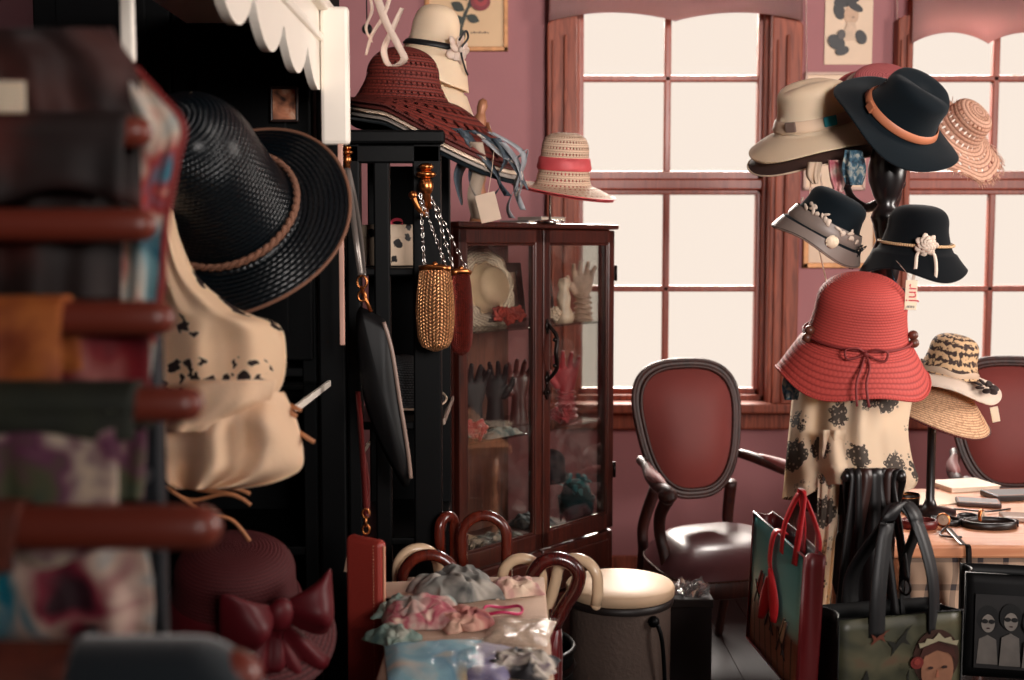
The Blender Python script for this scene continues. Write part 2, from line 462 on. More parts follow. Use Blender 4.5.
slab('light_stop_slab', m_dark_wall, (XL - .12, YB - .12, -0.12), (XR + .12, WY + .22, -0.055))  # unseen slab added to stop light leaking between the boards
# ------------------------------------------------------------------ materials shared by furniture
m_cab = wood('cabinet_mahogany', (36, 13, 9), (74, 28, 18), rough=0.32, coat=0.3)
m_chairwood = wood('chair_walnut', (34, 14, 10), (70, 30, 20), rough=0.5, coat=0.05)
m_black = mat('black_lacquer', (5, 6, 7), rough=0.45, var=0.2, spec=0.15)
m_black_matt = mat('black_matt_paint', (5, 6, 7), rough=0.75, var=0.2, spec=0.12)
m_brass = mat('aged_brass', (190, 120, 70), rough=0.28, metal=1.0, var=0.2)
m_iron = mat('dark_iron', (30, 22, 20), rough=0.35, metal=0.8, var=0.2)
m_silver = mat('polished_steel', (200, 195, 190), rough=0.2, metal=1.0)
m_pad = mat('maroon_upholstery', (128, 52, 46), rough=0.55, var=0.08, bump=0.25, bscale=500, sheen=0.3, spec=0.4)
m_seat = mat('plum_leather', (88, 48, 52), rough=0.34, var=0.1, bump=0.1, bscale=120, spec=0.6)
m_cabglass = glass('cabinet_glass', tint=(0.97, 0.97, 0.95, 1), refl=0.025, smear=0.018, milk=0.0)
m_shelfglass = glass('shelf_glass', tint=(0.8, 0.86, 0.84, 1), refl=0.08)

# ------------------------------------------------------------------ glass display cabinet
CW, CDP, CH = 0.75, 0.34, 1.515
cab0 = at(458, 300, 3.3); cab0.z = 0
CAB = thing('display_cabinet', 'tall two-door mahogany display cabinet with glass panes, beside the window', 'cabinet', cab0, R(50))
CM = Matrix.Translation(cab0) @ Matrix.Rotation(R(50), 4, 'Z'); CMI = CM.inverted()
def cab_at(px, py, d):
    """local cabinet point seen at this pixel, d behind the front plane"""
    a = CMI @ V((0, 0, EYE)); q = CMI @ at(px, py, 3.0); r = q - a; t = (d - a.y) / r.y; return a + r * t
b = MB(); st = 0.028
for x in (0, CW - st):
    for y in (0.022, CDP - st): b.box((x, y, 0), (x + st, y + st, CH - .016), .003)
b.box((0, .022, .46), (CW, CDP, .525), .004)                       # floor of the display part
b.box((0, .022, 0.04), (CW, CDP, .08), .004)
b.box((0, .03, .06), (.015, CDP, .52), .003); b.box((CW - .015, .03, .06), (CW, CDP, .52), .003)
b.box((0.0, .022, CH - .045), (CW, CDP, CH - .016), .003)
b.build('carcass', m_cab, CAB)
b = MB(); b.box((-.006, -.010, CH - .016), (CW + .006, CDP + .01, CH), .005); b.build('cornice', m_cab, CAB)
b = MB(); b.box((.02, CDP - .014, .08), (CW * .80, CDP - .004, CH - .05), 0); b.build('back_panel', wood('cabinet_back_wood', (64, 34, 26), (104, 60, 44), rough=.6), CAB)
b = MB(); b.box((.02, .05, .525), (.024, CDP - .03, CH - .045), 0); b.box((CW - .024, .05, .525), (CW - .02, CDP - .03, CH - .045), 0)
b.box((CW * .80, CDP - .012, .525), (CW - .02, CDP - .008, CH - .045), 0)
b.build('side_glass', m_cabglass, CAB)
def door(x0, x1, z0, z1, name='door'):
    b = MB(); s = .034
    b.box((x0, 0, z0), (x0 + s, .022, z1), .004); b.box((x1 - s, 0, z0), (x1, .022, z1), .004)
    b.box((x0, 0, z1 - .042), (x1, .022, z1), .004); b.box((x0, 0, z0), (x1, .022, z0 + .05), .004)
    for xa, xb, za, zb in ((x0 + s, x0 + s + .006, z0 + .05, z1 - .042), (x1 - s - .006, x1 - s, z0 + .05, z1 - .042), (x0 + s, x1 - s, z0 + .05, z0 + .056), (x0 + s, x1 - s, z1 - .048, z1 - .042)):
        b.box((xa, .003, za), (xb, .014, zb), .002)
    d = b.build(name, m_cab, CAB)
    MB().box((x0 + s, .010, z0 + .05), (x1 - s, .013, z1 - .042), 0).build('glass', m_cabglass, d)
    return d
dl = door(.004, CW / 2 - .002, .53, CH - .019); dr = door(CW / 2 + .002, CW - .004, .53, CH - .019)
for z in (.72, 1.36): MB().tube([(CW - .004, -.004, z - .025), (CW - .004, -.004, z + .025)], .005, 8).build('hinge', m_iron, dr)
hx = CW / 2 + .018; b = MB()   # wrought handle
zt, zb = cab_at(548, 326, 0).z, cab_at(548, 378, 0).z
b.tube(bez([(hx, -.002, zt + .01), (hx, -.012, zt), (hx + .006, -.034, lerp(zt, zb, .2)), (hx - .004, -.04, lerp(zt, zb, .5)), (hx + .006, -.034, lerp(zt, zb, .8)), (hx, -.012, zb), (hx, -.002, zb - .01)]), [.004 + .003 * sin(pi * k / 48) for k in range(49)], 8)
for z in (zt, zb): b.ball((hx, -.004, z), .010, (1, .5, 1.5)); b.ball((hx, -.004, z + .016), .006, (1, .5, 1.2)); b.ball((hx, -.004, z - .016), .006, (1, .5, 1.2))
b.ball((hx, -.032, lerp(zt, zb, .25)), .007); b.ball((hx, -.032, lerp(zt, zb, .75)), .007)
b.build('handle', m_iron, dr)
b = MB(); ze = cab_at(548, 392, 0).z
b.prism([(hx + .012 * cos(a) * (1 + .25 * cos(4 * a)), ze + .018 * sin(a) * (1 + .25 * cos(4 * a))) for a in [2 * pi * k / 32 for k in range(32)]], .005, Matrix.Translation((0, -.002, 0)))
b.ball((hx, -.006, ze), .005, (.7, .6, 1)); b.build('keyhole_plate', m_iron, dr)
for x0, x1 in ((.004, CW / 2 - .002), (CW / 2 + .002, CW - .004)):   # drawers and lower panels
    b = MB(); b.box((x0, 0, .38), (x1, .024, .522), .006); b.box((x0 + .03, -.006, .405), (x1 - .03, .003, .497), .006); q = b.build('drawer', m_cab, CAB)
    MB().ball(((x0 + x1) / 2, -.016, .45), .013).tube([((x0 + x1) / 2, -.004, .45), ((x0 + x1) / 2, -.016, .45)], .006).build('knob', m_brass, q)
    b = MB(); b.box((x0, 0, .09), (x1, .022, .372), .006); b.box((x0 + .04, -.006, .13), (x1 - .04, .003, .332), .006); b.build('lower_panel', m_cab, CAB)
SZ = [cab_at(603, 322, 0.0).z, cab_at(603, 421, 0).z]
for z in SZ: MB().box((.03, .03, z - .006), (CW - .026, CDP - .02, z), .001).build('glass_shelf', m_shelfglass, CAB)
# a glass inner floor of the cabinet is the carcass deck at z .575

# ------------------------------------------------------------------ armchairs
def outline(n=56):
    """chair back outline, local (x, z) about its centre: wide rounded top, narrower rounded foot"""
    pts = []
    for k in range(n):
        a = 2 * pi * k / n; c_, s_ = cos(a), sin(a)
        e = 0.72
        x = (abs(c_) ** e) * (1 if c_ > 0 else -1); z = (abs(s_) ** e) * (1 if s_ > 0 else -1)
        pts.append((x * (0.190 + 0.036 * z), z * 0.232))
    return pts
def pad(b, ol, M, bulge, rings=8, back=True):
    rows = []
    for i in range(rings + 1):
        f = 1 - i / rings; h = bulge * (1 - f ** 3)
        rows.append([M @ V((x * f, -h, z * f)) for x, z in ol])
    b.grid(rows, close_v=True, uv=lambda a, q: (q * .02, a * .02))
def make_chair(label, loc, rot):
    t = thing('armchair', label, 'chair', loc, rot, None)
    ol = outline(); lean = R(13)
    BM = Matrix.Translation((0, .20, .80)) @ Matrix.Rotation(-lean, 4, 'X')
    b = MB(); rim = [BM @ V((x, 0, z)) for x, z in ol]
    b.tube(rim, .016, 10, closed=True)
    b.tube([BM @ V((x * .93, -.014, z * .945)) for x, z in ol], .007, 8, closed=True)
    b.tube([BM @ V((x * 1.06, -.008, z * 1.05)) for x, z in ol], .008, 8, closed=True)
    q = b.build('back_frame', m_chairwood, t)
    b = MB(); o2 = [(x * .93, z * .945) for x, z in ol]; pad(b, o2, BM @ Matrix.Translation((0, -.005, 0)), .05)
    pad(b, o2, BM @ Matrix.Translation((0, .004, 0)) @ Matrix.Rotation(pi, 4, 'Z'), .02); b.build('backrest', m_pad, t)
    b = MB(); k = 84   # nail heads
    for i in range(k):
        f = i / k * len(ol); i0 = int(f) % len(ol); i1 = (i0 + 1) % len(ol); g = f - int(f)
        x = lerp(ol[i0][0], ol[i1][0], g) * .91; z = lerp(ol[i0][1], ol[i1][1], g) * .925
        b.ball(BM @ V((x, -.012, z)), .0042, n=4)
    b.build('nail_trim', mat('worn_brass_nails', (70, 40, 30), rough=.5, metal=.5), t)
    # seat
    def seat_ol(s=1.0, n=48):
        o = []
        for k in range(n):
            a = 2 * pi * k / n; c_, s_ = cos(a), sin(a); e = .55
            x = abs(c_) ** e * (1 if c_ > 0 else -1); y = abs(s_) ** e * (1 if s_ > 0 else -1)
            o.append((x * (.262 - .04 * y) * s, y * .25 * s - .06))
        return o
    b = MB(); rows = []
    for z, s in ((.33, .97), (.335, 1.0), (.385, 1.0), (.392, .98)): rows.append([V((x, y, z)) for x, y in seat_ol(s)])
    b.grid(rows, close_v=True); b._face([v for v in b.grid([rows[0]], close_v=True)[0]] if False else [b.bm.verts.new(p) for p in rows[0]])
    b.build('seat_rail', m_chairwood, t)
    b = MB(); so = seat_ol(.985); rows = []
    for i in range(12):
        f = i / 11; s = 1 - f
        zz = .39 + .085 * (1 - (1 - min(1, f * 2.2)) ** 2.2) ** .9 + .012 * f
        sc = 1 + .02 * sin(min(1, f * 6) * pi) if f < .3 else 1
        rows.append([V((x * s * sc, (y + .06) * s * sc - .06, zz)) for x, y in so])
    b.grid(rows, close_v=True); b.build('seat', m_seat, t)
    b = MB(); b.tube([V((x, y, .388)) for x, y in seat_ol(1.0, 60)], .003, 6, closed=True)
    for i in range(60):
        x, y = seat_ol(1.0, 60)[i]; b.ball((x, y, .388), .0045, n=4)
    b.build('seat_nail_trim', MATS['worn_brass_nails'], t)
    for sx in (-1, 1):
        # arm: back frame -> forward and out -> scroll, with upholstered pad; support down to the rail
        p = bez([(sx * .20, .175, .70), (sx * .215, .10, .695), (sx * .255, -.02, .675), (sx * .27, -.12, .665), (sx * .272, -.165, .655), (sx * .268, -.175, .635)], 6)
        b = MB(); b.tube(p, [.017 + .010 * (i / len(p)) for i in range(len(p))], 10); b.ball((sx * .27, -.165, .648), .032, (1, 1, .85))
        s_ = bez([(sx * .268, -.16, .635), (sx * .262, -.10, .57), (sx * .25, -.075, .50), (sx * .24, -.10, .42), (sx * .235, -.11, .36)], 6)
        b.tube(s_, [.024 - .005 * sin(pi * i / len(s_)) for i in range(len(s_))], 10)
        a = b.build('arm', m_chairwood, t)
        b = MB(); pp = p[7:22]; b.tube([q + V((0, 0, .014)) for q in pp], [.006 + .016 * sin(pi * (i + .5) / len(pp)) for i in range(len(pp))], 10); b.build('arm_pad', m_pad, a)
        # legs
        lg = MB(); f = bez([(sx * .225, -.275, .36), (sx * .235, -.295, .28), (sx * .222, -.275, .16), (sx * .212, -.262, .05), (sx * .222, -.28, .0)], 6)
        lg.tube(f, [lerp(.034, .014, min(1, i / (len(f) - 5))) if i < len(f) - 4 else .018 for i in range(len(f))], 10); lg.build('leg', m_chairwood, t)
        lg = MB(); f = bez([BM @ V((sx * .15, 0, -.2)), (sx * .17, .21, .46), (sx * .175, .20, .36), (sx * .18, .23, .2), (sx * .185, .29, 0)], 6)
        lg.tube(f, [lerp(.022, .015, i / len(f)) for i in range(len(f))], 10); lg.build('leg', m_chairwood, t)
    return t
c1 = at(707, 430, 4.25); c1.z = 0; c1.y -= .2
CHAIR = make_chair('walnut armchair with maroon back and plum seat, alone below the window', c1, R(20))
c2 = at(1004, 430, 4.32); c2.z = 0; c2.y -= .2
c = copy_tree(CHAIR, label='maroon armchair behind the wooden table, its back at the right edge', loc=c2, rot=R(-6))
c['group'] = 'walnut armchairs'; CHAIR['group'] = 'walnut armchairs'

# ------------------------------------------------------------------ black open shelf rack at the left of the cabinet
EY0, EY1, EZ = 2.62, 3.05, 1.697
ex = lambda px, Y=EY0: at(px, 300, Y).x
e0 = V((ex(395), (EY0 + EY1) / 2, 0))
ET = thing('shelf_rack', 'black open shelf rack with brass hooks, hats piled on its top', 'shelf', e0)
sh = Matrix.Translation(-e0)
xl, xr = ex(347), ex(441)
def ep(bb, name, m, parent=ET): bb.xf(sh); return bb.build(name, m, parent)
for (xa, xb, ya, yb) in ((xl, xl + .03, EY0, EY0 + .04), (ex(413), xr, EY0, EY0 + .04), (xl, xl + .03, EY1 - .04, EY1), (xr - .035, xr, EY1 - .04, EY1), (ex(374), ex(390), EY0 + .005, EY0 + .03)):
    b = MB(); b.box((xa, ya, 0), (xb, yb, EZ - .02), .004); ep(b, 'post', m_black)
b = MB(); b.box((xl - .01, EY0 - .02, EZ - .03), (xr + .01, EY1 + .02, EZ), .006); b.box((xl, EY0, EZ - .07), (xr, EY0 + .02, EZ - .03), .004); ep(b, 'top', m_black)
for z in (at(0, 268, EY0).z, 1.06, .80, .45, .12):
    b = MB(); b.box((xl, EY0 + .01, z - .018), (xr, EY1, z), .004); ep(b, 'shelf', m_black)
b = MB(); b.box((xl, EY1 - .012, .1), (xr, EY1 - .002, EZ - .05), 0); ep(b, 'back_panel', m_black_matt)
# pale glass shelf edge beside the rack
def hook(px, py, Y, s=1.0, label=None):
    o = at(px, py, Y); b = MB()
    b.ball(o + V((0, 0, .028 * s)), .012 * s, (1.2, 1, .6)); b.ball(o + V((0, 0, .014 * s)), .016 * s, (1.2, 1, .5)); b.tube([o + V((0, .0, .03 * s)), o + V((0, 0, -.05 * s))], [.006 * s, .011 * s], 10)
    b.ball(o + V((0, 0, -.008 * s)), .014 * s, (1, 1, 1.3))
    b.tube(bez([o + V((0, -.002, -.045 * s)), o + V((0, -.02 * s, -.062 * s)), o + V((-.012 * s, -.04 * s, -.05 * s)), o + V((-.02 * s, -.045 * s, -.03 * s))]), .005 * s, 8)
    b.ball(o + V((-.021 * s, -.045 * s, -.026 * s)), .008 * s)
    b.tube([o + V((0, 0, -.0)), o + V((0, .03, -.0))], .008 * s, 8)
    q = b.build('hook', m_brass, ET); 
    for v in q.data.vertices: v.co -= e0
    return q
hook(426, 182, EY0 - .03, 1.15); hook(347, 157, EY0 - .03, .7)

# ------------------------------------------------------------------ tall black cupboard behind the hanging hats
WX0, WX1, WYF = at(30, 0, 2.6).x, at(310, 0, 2.6).x, 2.62
w0 = V(((WX0 + WX1) / 2, WYF + .2, 0))
WB = thing('cupboard', 'tall black painted cupboard behind the big navy straw hat', 'cupboard', w0)
sh2 = Matrix.Translation(-w0)
def wp(bb, name, m, parent=WB): bb.xf(sh2); return bb.build(name, m, parent)
b = MB(); b.box((WX0, WYF, 0), (WX0 + .03, WYF + .42, 2.4), .003); b.box((WX1 - .03, WYF, 0), (WX1, WYF + .42, 2.4), .003)
b.box((WX0, WYF + .40, 0), (WX1, WYF + .42, 2.4), 0); b.box((WX0 - .02, WYF - .03, 2.36), (WX1 + .02, WYF + .42, 2.42), .01)
b.box((WX0, WYF, .0), (WX1, WYF + .4, .08), .003); wp(b, 'carcass', m_black_matt)
for z in (1.18, .78, .42):
    b = MB(); b.box((WX0 + .03, WYF + .01, z - .02), (WX1 - .03, WYF + .4, z), .003); wp(b, 'shelf', m_black)
xm = lerp(WX0, WX1, .5)
for a, c in ((WX0 + .004, xm - .002), (xm + .002, WX1 - .004)):
    b = MB(); b.box((a, WYF - .02, 1.2), (c, WYF, 2.34), .004); 
    b.box((a + .05, WYF - .026, 1.26), (c - .05, WYF - .018, 2.28), .004); d = wp(b, 'door', m_black_matt)
b = MB(); b.box((ex(319), WYF - .01, 0), (ex(345), WYF + .04, 1.9), .004); ep(b, 'side_post', m_black)
# ------------------------------------------------------------------ hats
def sgn(x): return 1 if x >= 0 else -1
def hat_geo(b, rt, rb, h, zs, k, R2, droop=0.0, dpow=1.5, wave=0.0, wn=5, wph=0.0, oval=0.88, dent=0.0, fr=0.012, asym=0.0, aph=1.2, n=72, wave2=0.0, edge=True, pinch=0.0, rdroop=0.0):
    """rt/rb crown radius at shoulder/base, h height, zs shoulder height, k roundness, R2 brim radius; droop of the brim edge"""
    prof = []
    for i in range(13):
        a = pi / 2 * i / 12; prof.append((rt * sin(a) ** k if i else 0.0, zs + (h - zs) * max(0, cos(a)) ** k))
    m = 7
    for i in range(1, m + 1): f = i / m; prof.append((lerp(rt, rb, f ** 1.3), lerp(zs, fr, f)))
    nc = len(prof)
    prof.append((rb + fr * .4, fr * .3)); rb2 = rb + fr
    mb = 16
    for i in range(0, mb + 1): f = i / mb; prof.append((lerp(rb2, R2, f), 0.0))
    def warp(p, a, r, z, L):
        f = max(0.0, (r - rb2) / (R2 - rb2)) if r > rb else 0.0
        p.y *= oval
        if f > 0:
            rr = 1 + asym * f * cos(a - aph)
            p.x *= rr; p.y *= rr
            p.z += -rdroop * f ** 1.6 * max(0.0, cos(a + .15)) ** 1.4 - droop * f ** dpow + wave * f ** 1.3 * sin(wn * a + wph) + wave2 * f ** 1.2 * sin(2 * a + wph * .7)
        if dent and z > zs * .6:
            g = max(0, 1 - (p.x / (rt * .9)) ** 2) ** 1; q = max(0, 1 - abs(p.y) / (rt * .45)); p.z -= dent * q * (0.5 + 0.5 * g)
        if pinch and z > zs * .7 and p.y < 0:
            p.x *= 1 - pinch * max(0, (-p.y / rt)) * (z / h)
        return p
    b.lathe(prof, n, warp=warp)
    return warp, rb, rb2
def make_hat(name, label, loc, tilt, mat_, g, t=0.003, band=None, bandh=0.028, bandz=0.012, group=None, body='hat_body', scale=1.0, cat='hat', rim=None):
    o = thing(name, label, cat, loc, tilt, group)
    b = MB(); warp, rb, rb2 = hat_geo(b, **g); hb = b.build(body, mat_, o, mods=[SOL(t, -1)])
    rt, zs, h = g['rt'], g['zs'], g['h']; oval = g.get('oval', .88)
    def side(z): f = max(0, min(1, (zs - z) / (zs - .012))); return lerp(rt, g['rb'], f ** 1.3)
    if band:
        b = MB(); prof = [(side(bandz) + .0045, bandz - .002), (side(bandz) + .007, bandz + bandh * .15), (side(bandz + bandh * .5) + .006, bandz + bandh * .5), (side(bandz + bandh) + .0055, bandz + bandh * .9), (side(bandz + bandh) + .002, bandz + bandh)]
        b.lathe(prof, 64, warp=lambda p, a, r, z, L: V((p.x, p.y * oval, p.z))); b.build('hat_band', band, o)
    if rim:
        m, rr = rim; b = MB(); pts = []
        for j in range(96):
            a = 2 * pi * j / 96; p = V((g['R2'] * cos(a), g['R2'] * sin(a), 0)); pts.append(warp(p, a, g['R2'], 0, 0))
        b.tube(pts, rr, 8, closed=True); b.build('brim_edge', m, o)
    o['_side'] = 0; del o['_side']
    return o, side, warp
def bow_geo(b, M, s=1.0, tails=True, w=.012):
    """ribbon bow: two loops, knot, two tails, in local xz facing -y"""
    for sx in (-1, 1):
        pts = bez([V((0, 0, 0)), V((sx * .02, -.006, .014)) * s, V((sx * .045, -.004, .012)) * s, V((sx * .05, 0, -.004)) * s, V((sx * .025, .004, -.01)) * s, V((0, 0, 0))], 5)
        b.grid([[M @ (p + V((0, -w * s * .5 * 0, w * s * .5)) ), M @ (p + V((0, .004 * s, -w * s * .5)))] for p in pts])
        if tails:
            pts = bez([V((0, 0, 0)), V((sx * .012, -.004, -.03)) * s, V((sx * .022, -.002, -.06)) * s, V((sx * .02, -.004, -.09)) * s], 4)
            b.grid([[M @ (p + V((-w * s * .45, 0, 0))), M @ (p + V((w * s * .45, -.002, 0)))] for p in pts])
    b.ball((0, -.004 * s, 0), .009 * s, (1, .8, 1.1), n=8, M=M)
def flower_geo(b, M, s=1.0, petals=6, layers=2):
    for L in range(layers):
        for k in range(petals):
            a = 2 * pi * k / petals + L * .5; r0 = .022 * s * (1 - .35 * L)
            c = V((r0 * cos(a), -.004 * L * s - .002, r0 * sin(a)))
            b.ball((0, 0, 0), 1, (.014 * s, .004 * s, .011 * s), n=6, M=M @ Matrix.Translation(c) @ Matrix.Rotation(-a, 4, 'Y') @ Matrix.Rotation(.4, 4, 'X'))
    b.ball((0, -.01 * s, 0), .007 * s, n=6, M=M)
def on_crown(side, a, z, oval=.88, off=.006):
    """frame on the hat crown at angle a (0 = +x, -pi/2 = front): x tangent, -y outward"""
    r = side(z) + off; p = V((r * cos(a), r * sin(a) * oval, z))
    return Matrix.Translation(p) @ Matrix.Rotation(a + pi / 2, 4, 'Z')
G = dict
m_coral = straw('coral_paper_straw', (194, 74, 66), (146, 48, 44), pitch=.006, bump=.5, rough=.7)
m_coral_cord = mat('dark_red_cord', (120, 34, 32), rough=.7)
m_wbead = mat('wooden_bead', (96, 52, 38), rough=.4)
m_creamfelt = mat('cream_felt', (252, 230, 200), rough=.8, var=.03, sheen=.1, bump=.1, bscale=300, trans=.4)
m_blackfelt = mat('blue_black_felt', (13, 21, 26), rough=.9, var=.15, sheen=.08, bump=.1, bscale=250, spec=.1)  # black felt with the bluish lift of haze put into its colour
m_tan = mat('tan_leather', (190, 116, 82), rough=.5, var=.08)
m_natstraw = straw('natural_straw', (226, 186, 140), (150, 104, 72), pitch=.005, bump=.7)
m_lacestraw = straw('openwork_cream_straw', (228, 196, 168), (180, 140, 116), holes=.45, pitch=.007, hole_scale=38, bump=.6)
m_redopen = straw('openwork_rust_straw', (112, 38, 28), (58, 18, 14), holes=.42, pitch=.008, hole_scale=30, bump=.8)
m_navystraw = straw('glossy_navy_straw', (6, 15, 20), (2, 5, 8), pitch=.0085, bump=.9, rough=.3, spec=.35, coat=.12)
m_rib_coral = mat('coral_ribbon', (214, 84, 88), rough=.5, trans=.1)
m_black_rib = mat('black_ribbon', (16, 16, 18), rough=.5)
m_rib_white = mat('white_organza', (240, 222, 208), rough=.6, trans=.5)

# coat tree ---------------------------------------------------------
TY = 2.85; t0 = at(884, 300, TY); t0.z = 0
TR = thing('coat_tree', 'dark turned wooden coat tree carrying hats in front of right window', 'coat stand', t0)
m_tree = wood('ebonised_wood', (10, 8, 9), (26, 18, 18), rough=.3, coat=.4)
zt = at(0, 95, TY).z
prof = [(.0, 0), (.05, 0), (.05, .04), (.03, .07), (.022, .12), (.022, .5), (.032, .53), (.032, .56), (.02, .6), (.02, 1.0), (.028, 1.04), (.036, 1.07), (.028, 1.1), (.019, 1.14), (.019, 1.34), (.03, 1.37), (.036, 1.4), (.034, 1.43), (.022, 1.46), (.03, 1.50), (.036, 1.515), (.03, 1.53), (.02, 1.545), (.03, 1.565), (.042, 1.60), (.045, 1.63), (.034, 1.68), (.02, 1.70), (.026, 1.72), (.012, 1.75), (.0, 1.76)]
MB().lathe(prof, 28).build('pole', m_tree, TR)
for k in range(4):
    a = R(15) + k * pi / 2
    pts = bez([V((.02 * cos(a), .02 * sin(a), .16)), V((.14 * cos(a), .14 * sin(a), .2)), V((.22 * cos(a), .22 * sin(a), .1)), V((.26 * cos(a), .26 * sin(a), .02))], 5)
    MB().tube(pts, [.016] * 12 + [.013] * (len(pts) - 12), 8).build('foot', m_tree, TR)
def peg(z, a, L=.2, up=.09, name='peg'):
    pts = bez([V((.02 * cos(a), .02 * sin(a), z)), V((.5 * L * cos(a), .5 * L * sin(a), z - .01)), V((.85 * L * cos(a), .85 * L * sin(a), z + up * .3)), V((L * cos(a), L * sin(a), z + up))], 6)
    b = MB(); b.tube(pts, [lerp(.013, .008, i / len(pts)) for i in range(len(pts))], 8); b.ball(pts[-1], .016); b.build(name, m_tree, TR)
for a in (60, 120): peg(1.55, R(a), .13, .05)
for a in (55, 125, 196): peg(1.27, R(a), .13, .06)
def T(px, py, Y): return at(px, py, Y)

# coral hat in front, on a display head stand (neck column under the scarf)
h, side, wp_ = make_hat('sun_hat', 'coral red wide brimmed straw hat with cord bow, in front of coat tree', T(856, 344, 2.58), (R(15), R(2), 0), m_coral,
    G(rt=.096, rb=.110, h=.156, zs=.08, k=.82, R2=.163, droop=.073, dpow=1.05, wave=.010, wn=4, wph=1.2, oval=.95, asym=0.03), t=.003, rim=(m_coral, .003))
b = MB(); pts = []
for j in range(48):
    a = 2 * pi * j / 48; r = side(.02) + .006; pts.append(V((r * cos(a), r * sin(a) * .95, .022)))
b.tube(pts, .0032, 6, closed=True); b.build('cord', m_coral_cord, h)
b = MB(); M = on_crown(side, -pi / 2 - .1, .018, .95, .008)
for sx in (-1, 1):
    b.tube([M @ q for q in bez([V((0, 0, 0)), V((sx * .018, -.006, .012)), V((sx * .042, -.008, .008)), V((sx * .038, -.012, -.01)), V((sx * .015, -.008, -.006)), V((0, 0, 0))], 5)], .0026, 6)
    b.tube([M @ q for q in bez([V((0, 0, 0)), V((sx * .008, -.02, -.022)), V((sx * .010 - .01, -.05, -.05)), V((sx * .012 - .005, -.072, -.09))], 5)], .0026, 6)
b.ball(M @ V((0, -.004, 0)), .006); b.build('bow', m_coral_cord, h)
for a0 in (pi + .25, -.35):
    for dz in (0, .017):
        MB().ball(on_crown(side, a0, .02 + dz, .95, .010) @ V((0, 0, 0)), .0105).build('bead', m_wbead, h)

# cream wide hat upper left
h, side, _ = make_hat('sun_hat', 'cream wide brimmed felt hat with dark under-brim, upper left on coat tree', T(816, 128, 2.99), (R(12), R(-14), R(8)), m_creamfelt,
    G(rt=.086, rb=.10, h=.118, zs=.07, k=.6, R2=.172, droop=.035, dpow=1.3, wave=.008, wn=3, wph=.6, dent=.012), t=.003, band=mat('cream_grosgrain', (214, 184, 156), rough=.6), bandh=.026)
b = MB(); M = on_crown(side, -pi / 2 - .02, .028, off=.012); b.box((-.016, -.003, -.012), (.016, .003, .012), .002, M=M); b.build('turquoise_square', mat('turquoise_felt', (32, 128, 138), rough=.8), h)
b = MB(); M = on_crown(side, -pi / 2 - .95, .028, off=.012); b.box((-.014, -.003, -.012), (.014, .003, .012), .002, M=M); b.build('grey_square', mat('taupe_felt', (120, 98, 88), rough=.8), h)
# second brim below it (black and brown)
make_hat('sun_hat', 'dark brown wide brimmed hat nested just below the cream hat', T(815, 141, 2.99), (R(12), R(-14), R(8)), mat('brown_felt', (58, 36, 30), rough=.8),
    G(rt=.072, rb=.082, h=.088, zs=.055, k=.6, R2=.172, droop=.035, dpow=1.3, wave=.007, wn=3, wph=.6, dent=.01), t=.0025, rim=(mat('pale_edge', (216, 190, 164), rough=.7), .0022))
# big black hat with tan band
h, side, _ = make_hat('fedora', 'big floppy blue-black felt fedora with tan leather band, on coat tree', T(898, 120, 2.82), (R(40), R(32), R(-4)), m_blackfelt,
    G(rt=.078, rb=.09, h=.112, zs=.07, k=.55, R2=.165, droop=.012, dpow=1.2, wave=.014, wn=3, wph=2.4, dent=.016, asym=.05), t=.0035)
b = MB(); b.lathe([(side(.013) + .005, .010), (side(.013) + .008, .014), (side(.03) + .007, .026), (side(.03) + .004, .029)], 64, warp=lambda p, a, r, z, L: V((p.x, p.y * .88, p.z))); b.build('hat_band', m_tan, h)
b = MB(); M = on_crown(side, -pi / 2 - .9, .02, off=.011); b.box((-.012, -.003, -.010), (.012, .003, .010), .002, M=M)
b.build('band_tab', m_tan, h)
# pink hat behind
h, side, _ = make_hat('sun_hat', 'dusty rose brimmed hat with cream stripe behind the black fedora', T(881, 92, 3.10), (R(42), R(-4), 0), straw('dusty_rose_straw', (178, 92, 92), (120, 54, 56), pitch=.006),
    G(rt=.075, rb=.085, h=.05, zs=.03, k=.6, R2=.125, droop=.02, dpow=1.2, wave=.006, wn=4, oval=.95), band=m_rib_white, bandh=.016, rim=(mat('rose_edge', (150, 60, 58), rough=.6), .003))
b = MB(); b.ball((0, 0, 0), .022, (1, .5, 1), M=Matrix.Translation((.035, -.1, .01))); b.build('brown_pompom', mat('brown_leather', (60, 30, 26), rough=.5), h)
# fringed straw hat at the right, behind the black one
h, side, _ = make_hat('straw_hat', 'pale straw hat with frayed fringed brim, hanging at right of black fedora', T(958, 130, 3.0), (R(40), R(44), R(-10)), straw('pink_straw', (232, 190, 164), (176, 124, 104), pitch=.010, bump=.9, trans=.45, holes=.35, hole_scale=26),
    G(rt=.055, rb=.064, h=.075, zs=.045, k=.75, R2=.148, droop=.02, dpow=1.2, wave=.008, wn=5))
b = MB()
for k in range(170):
    a = 2 * pi * k / 170; r0 = .146; p = V((r0 * cos(a), r0 * sin(a) * .88, -.018 + .008 * sin(5 * a))); d = V((cos(a), sin(a) * .88, -.15 + rnd.uniform(-.3, .3))); L = rnd.uniform(.008, .022)
    b.tube([p, p + d * L * .5 + V((0, 0, rnd.uniform(-.003, .003))), p + d * L], [.0012, .001, .0006], 4)
b.build('fringe', MATS['pink_straw'], h)
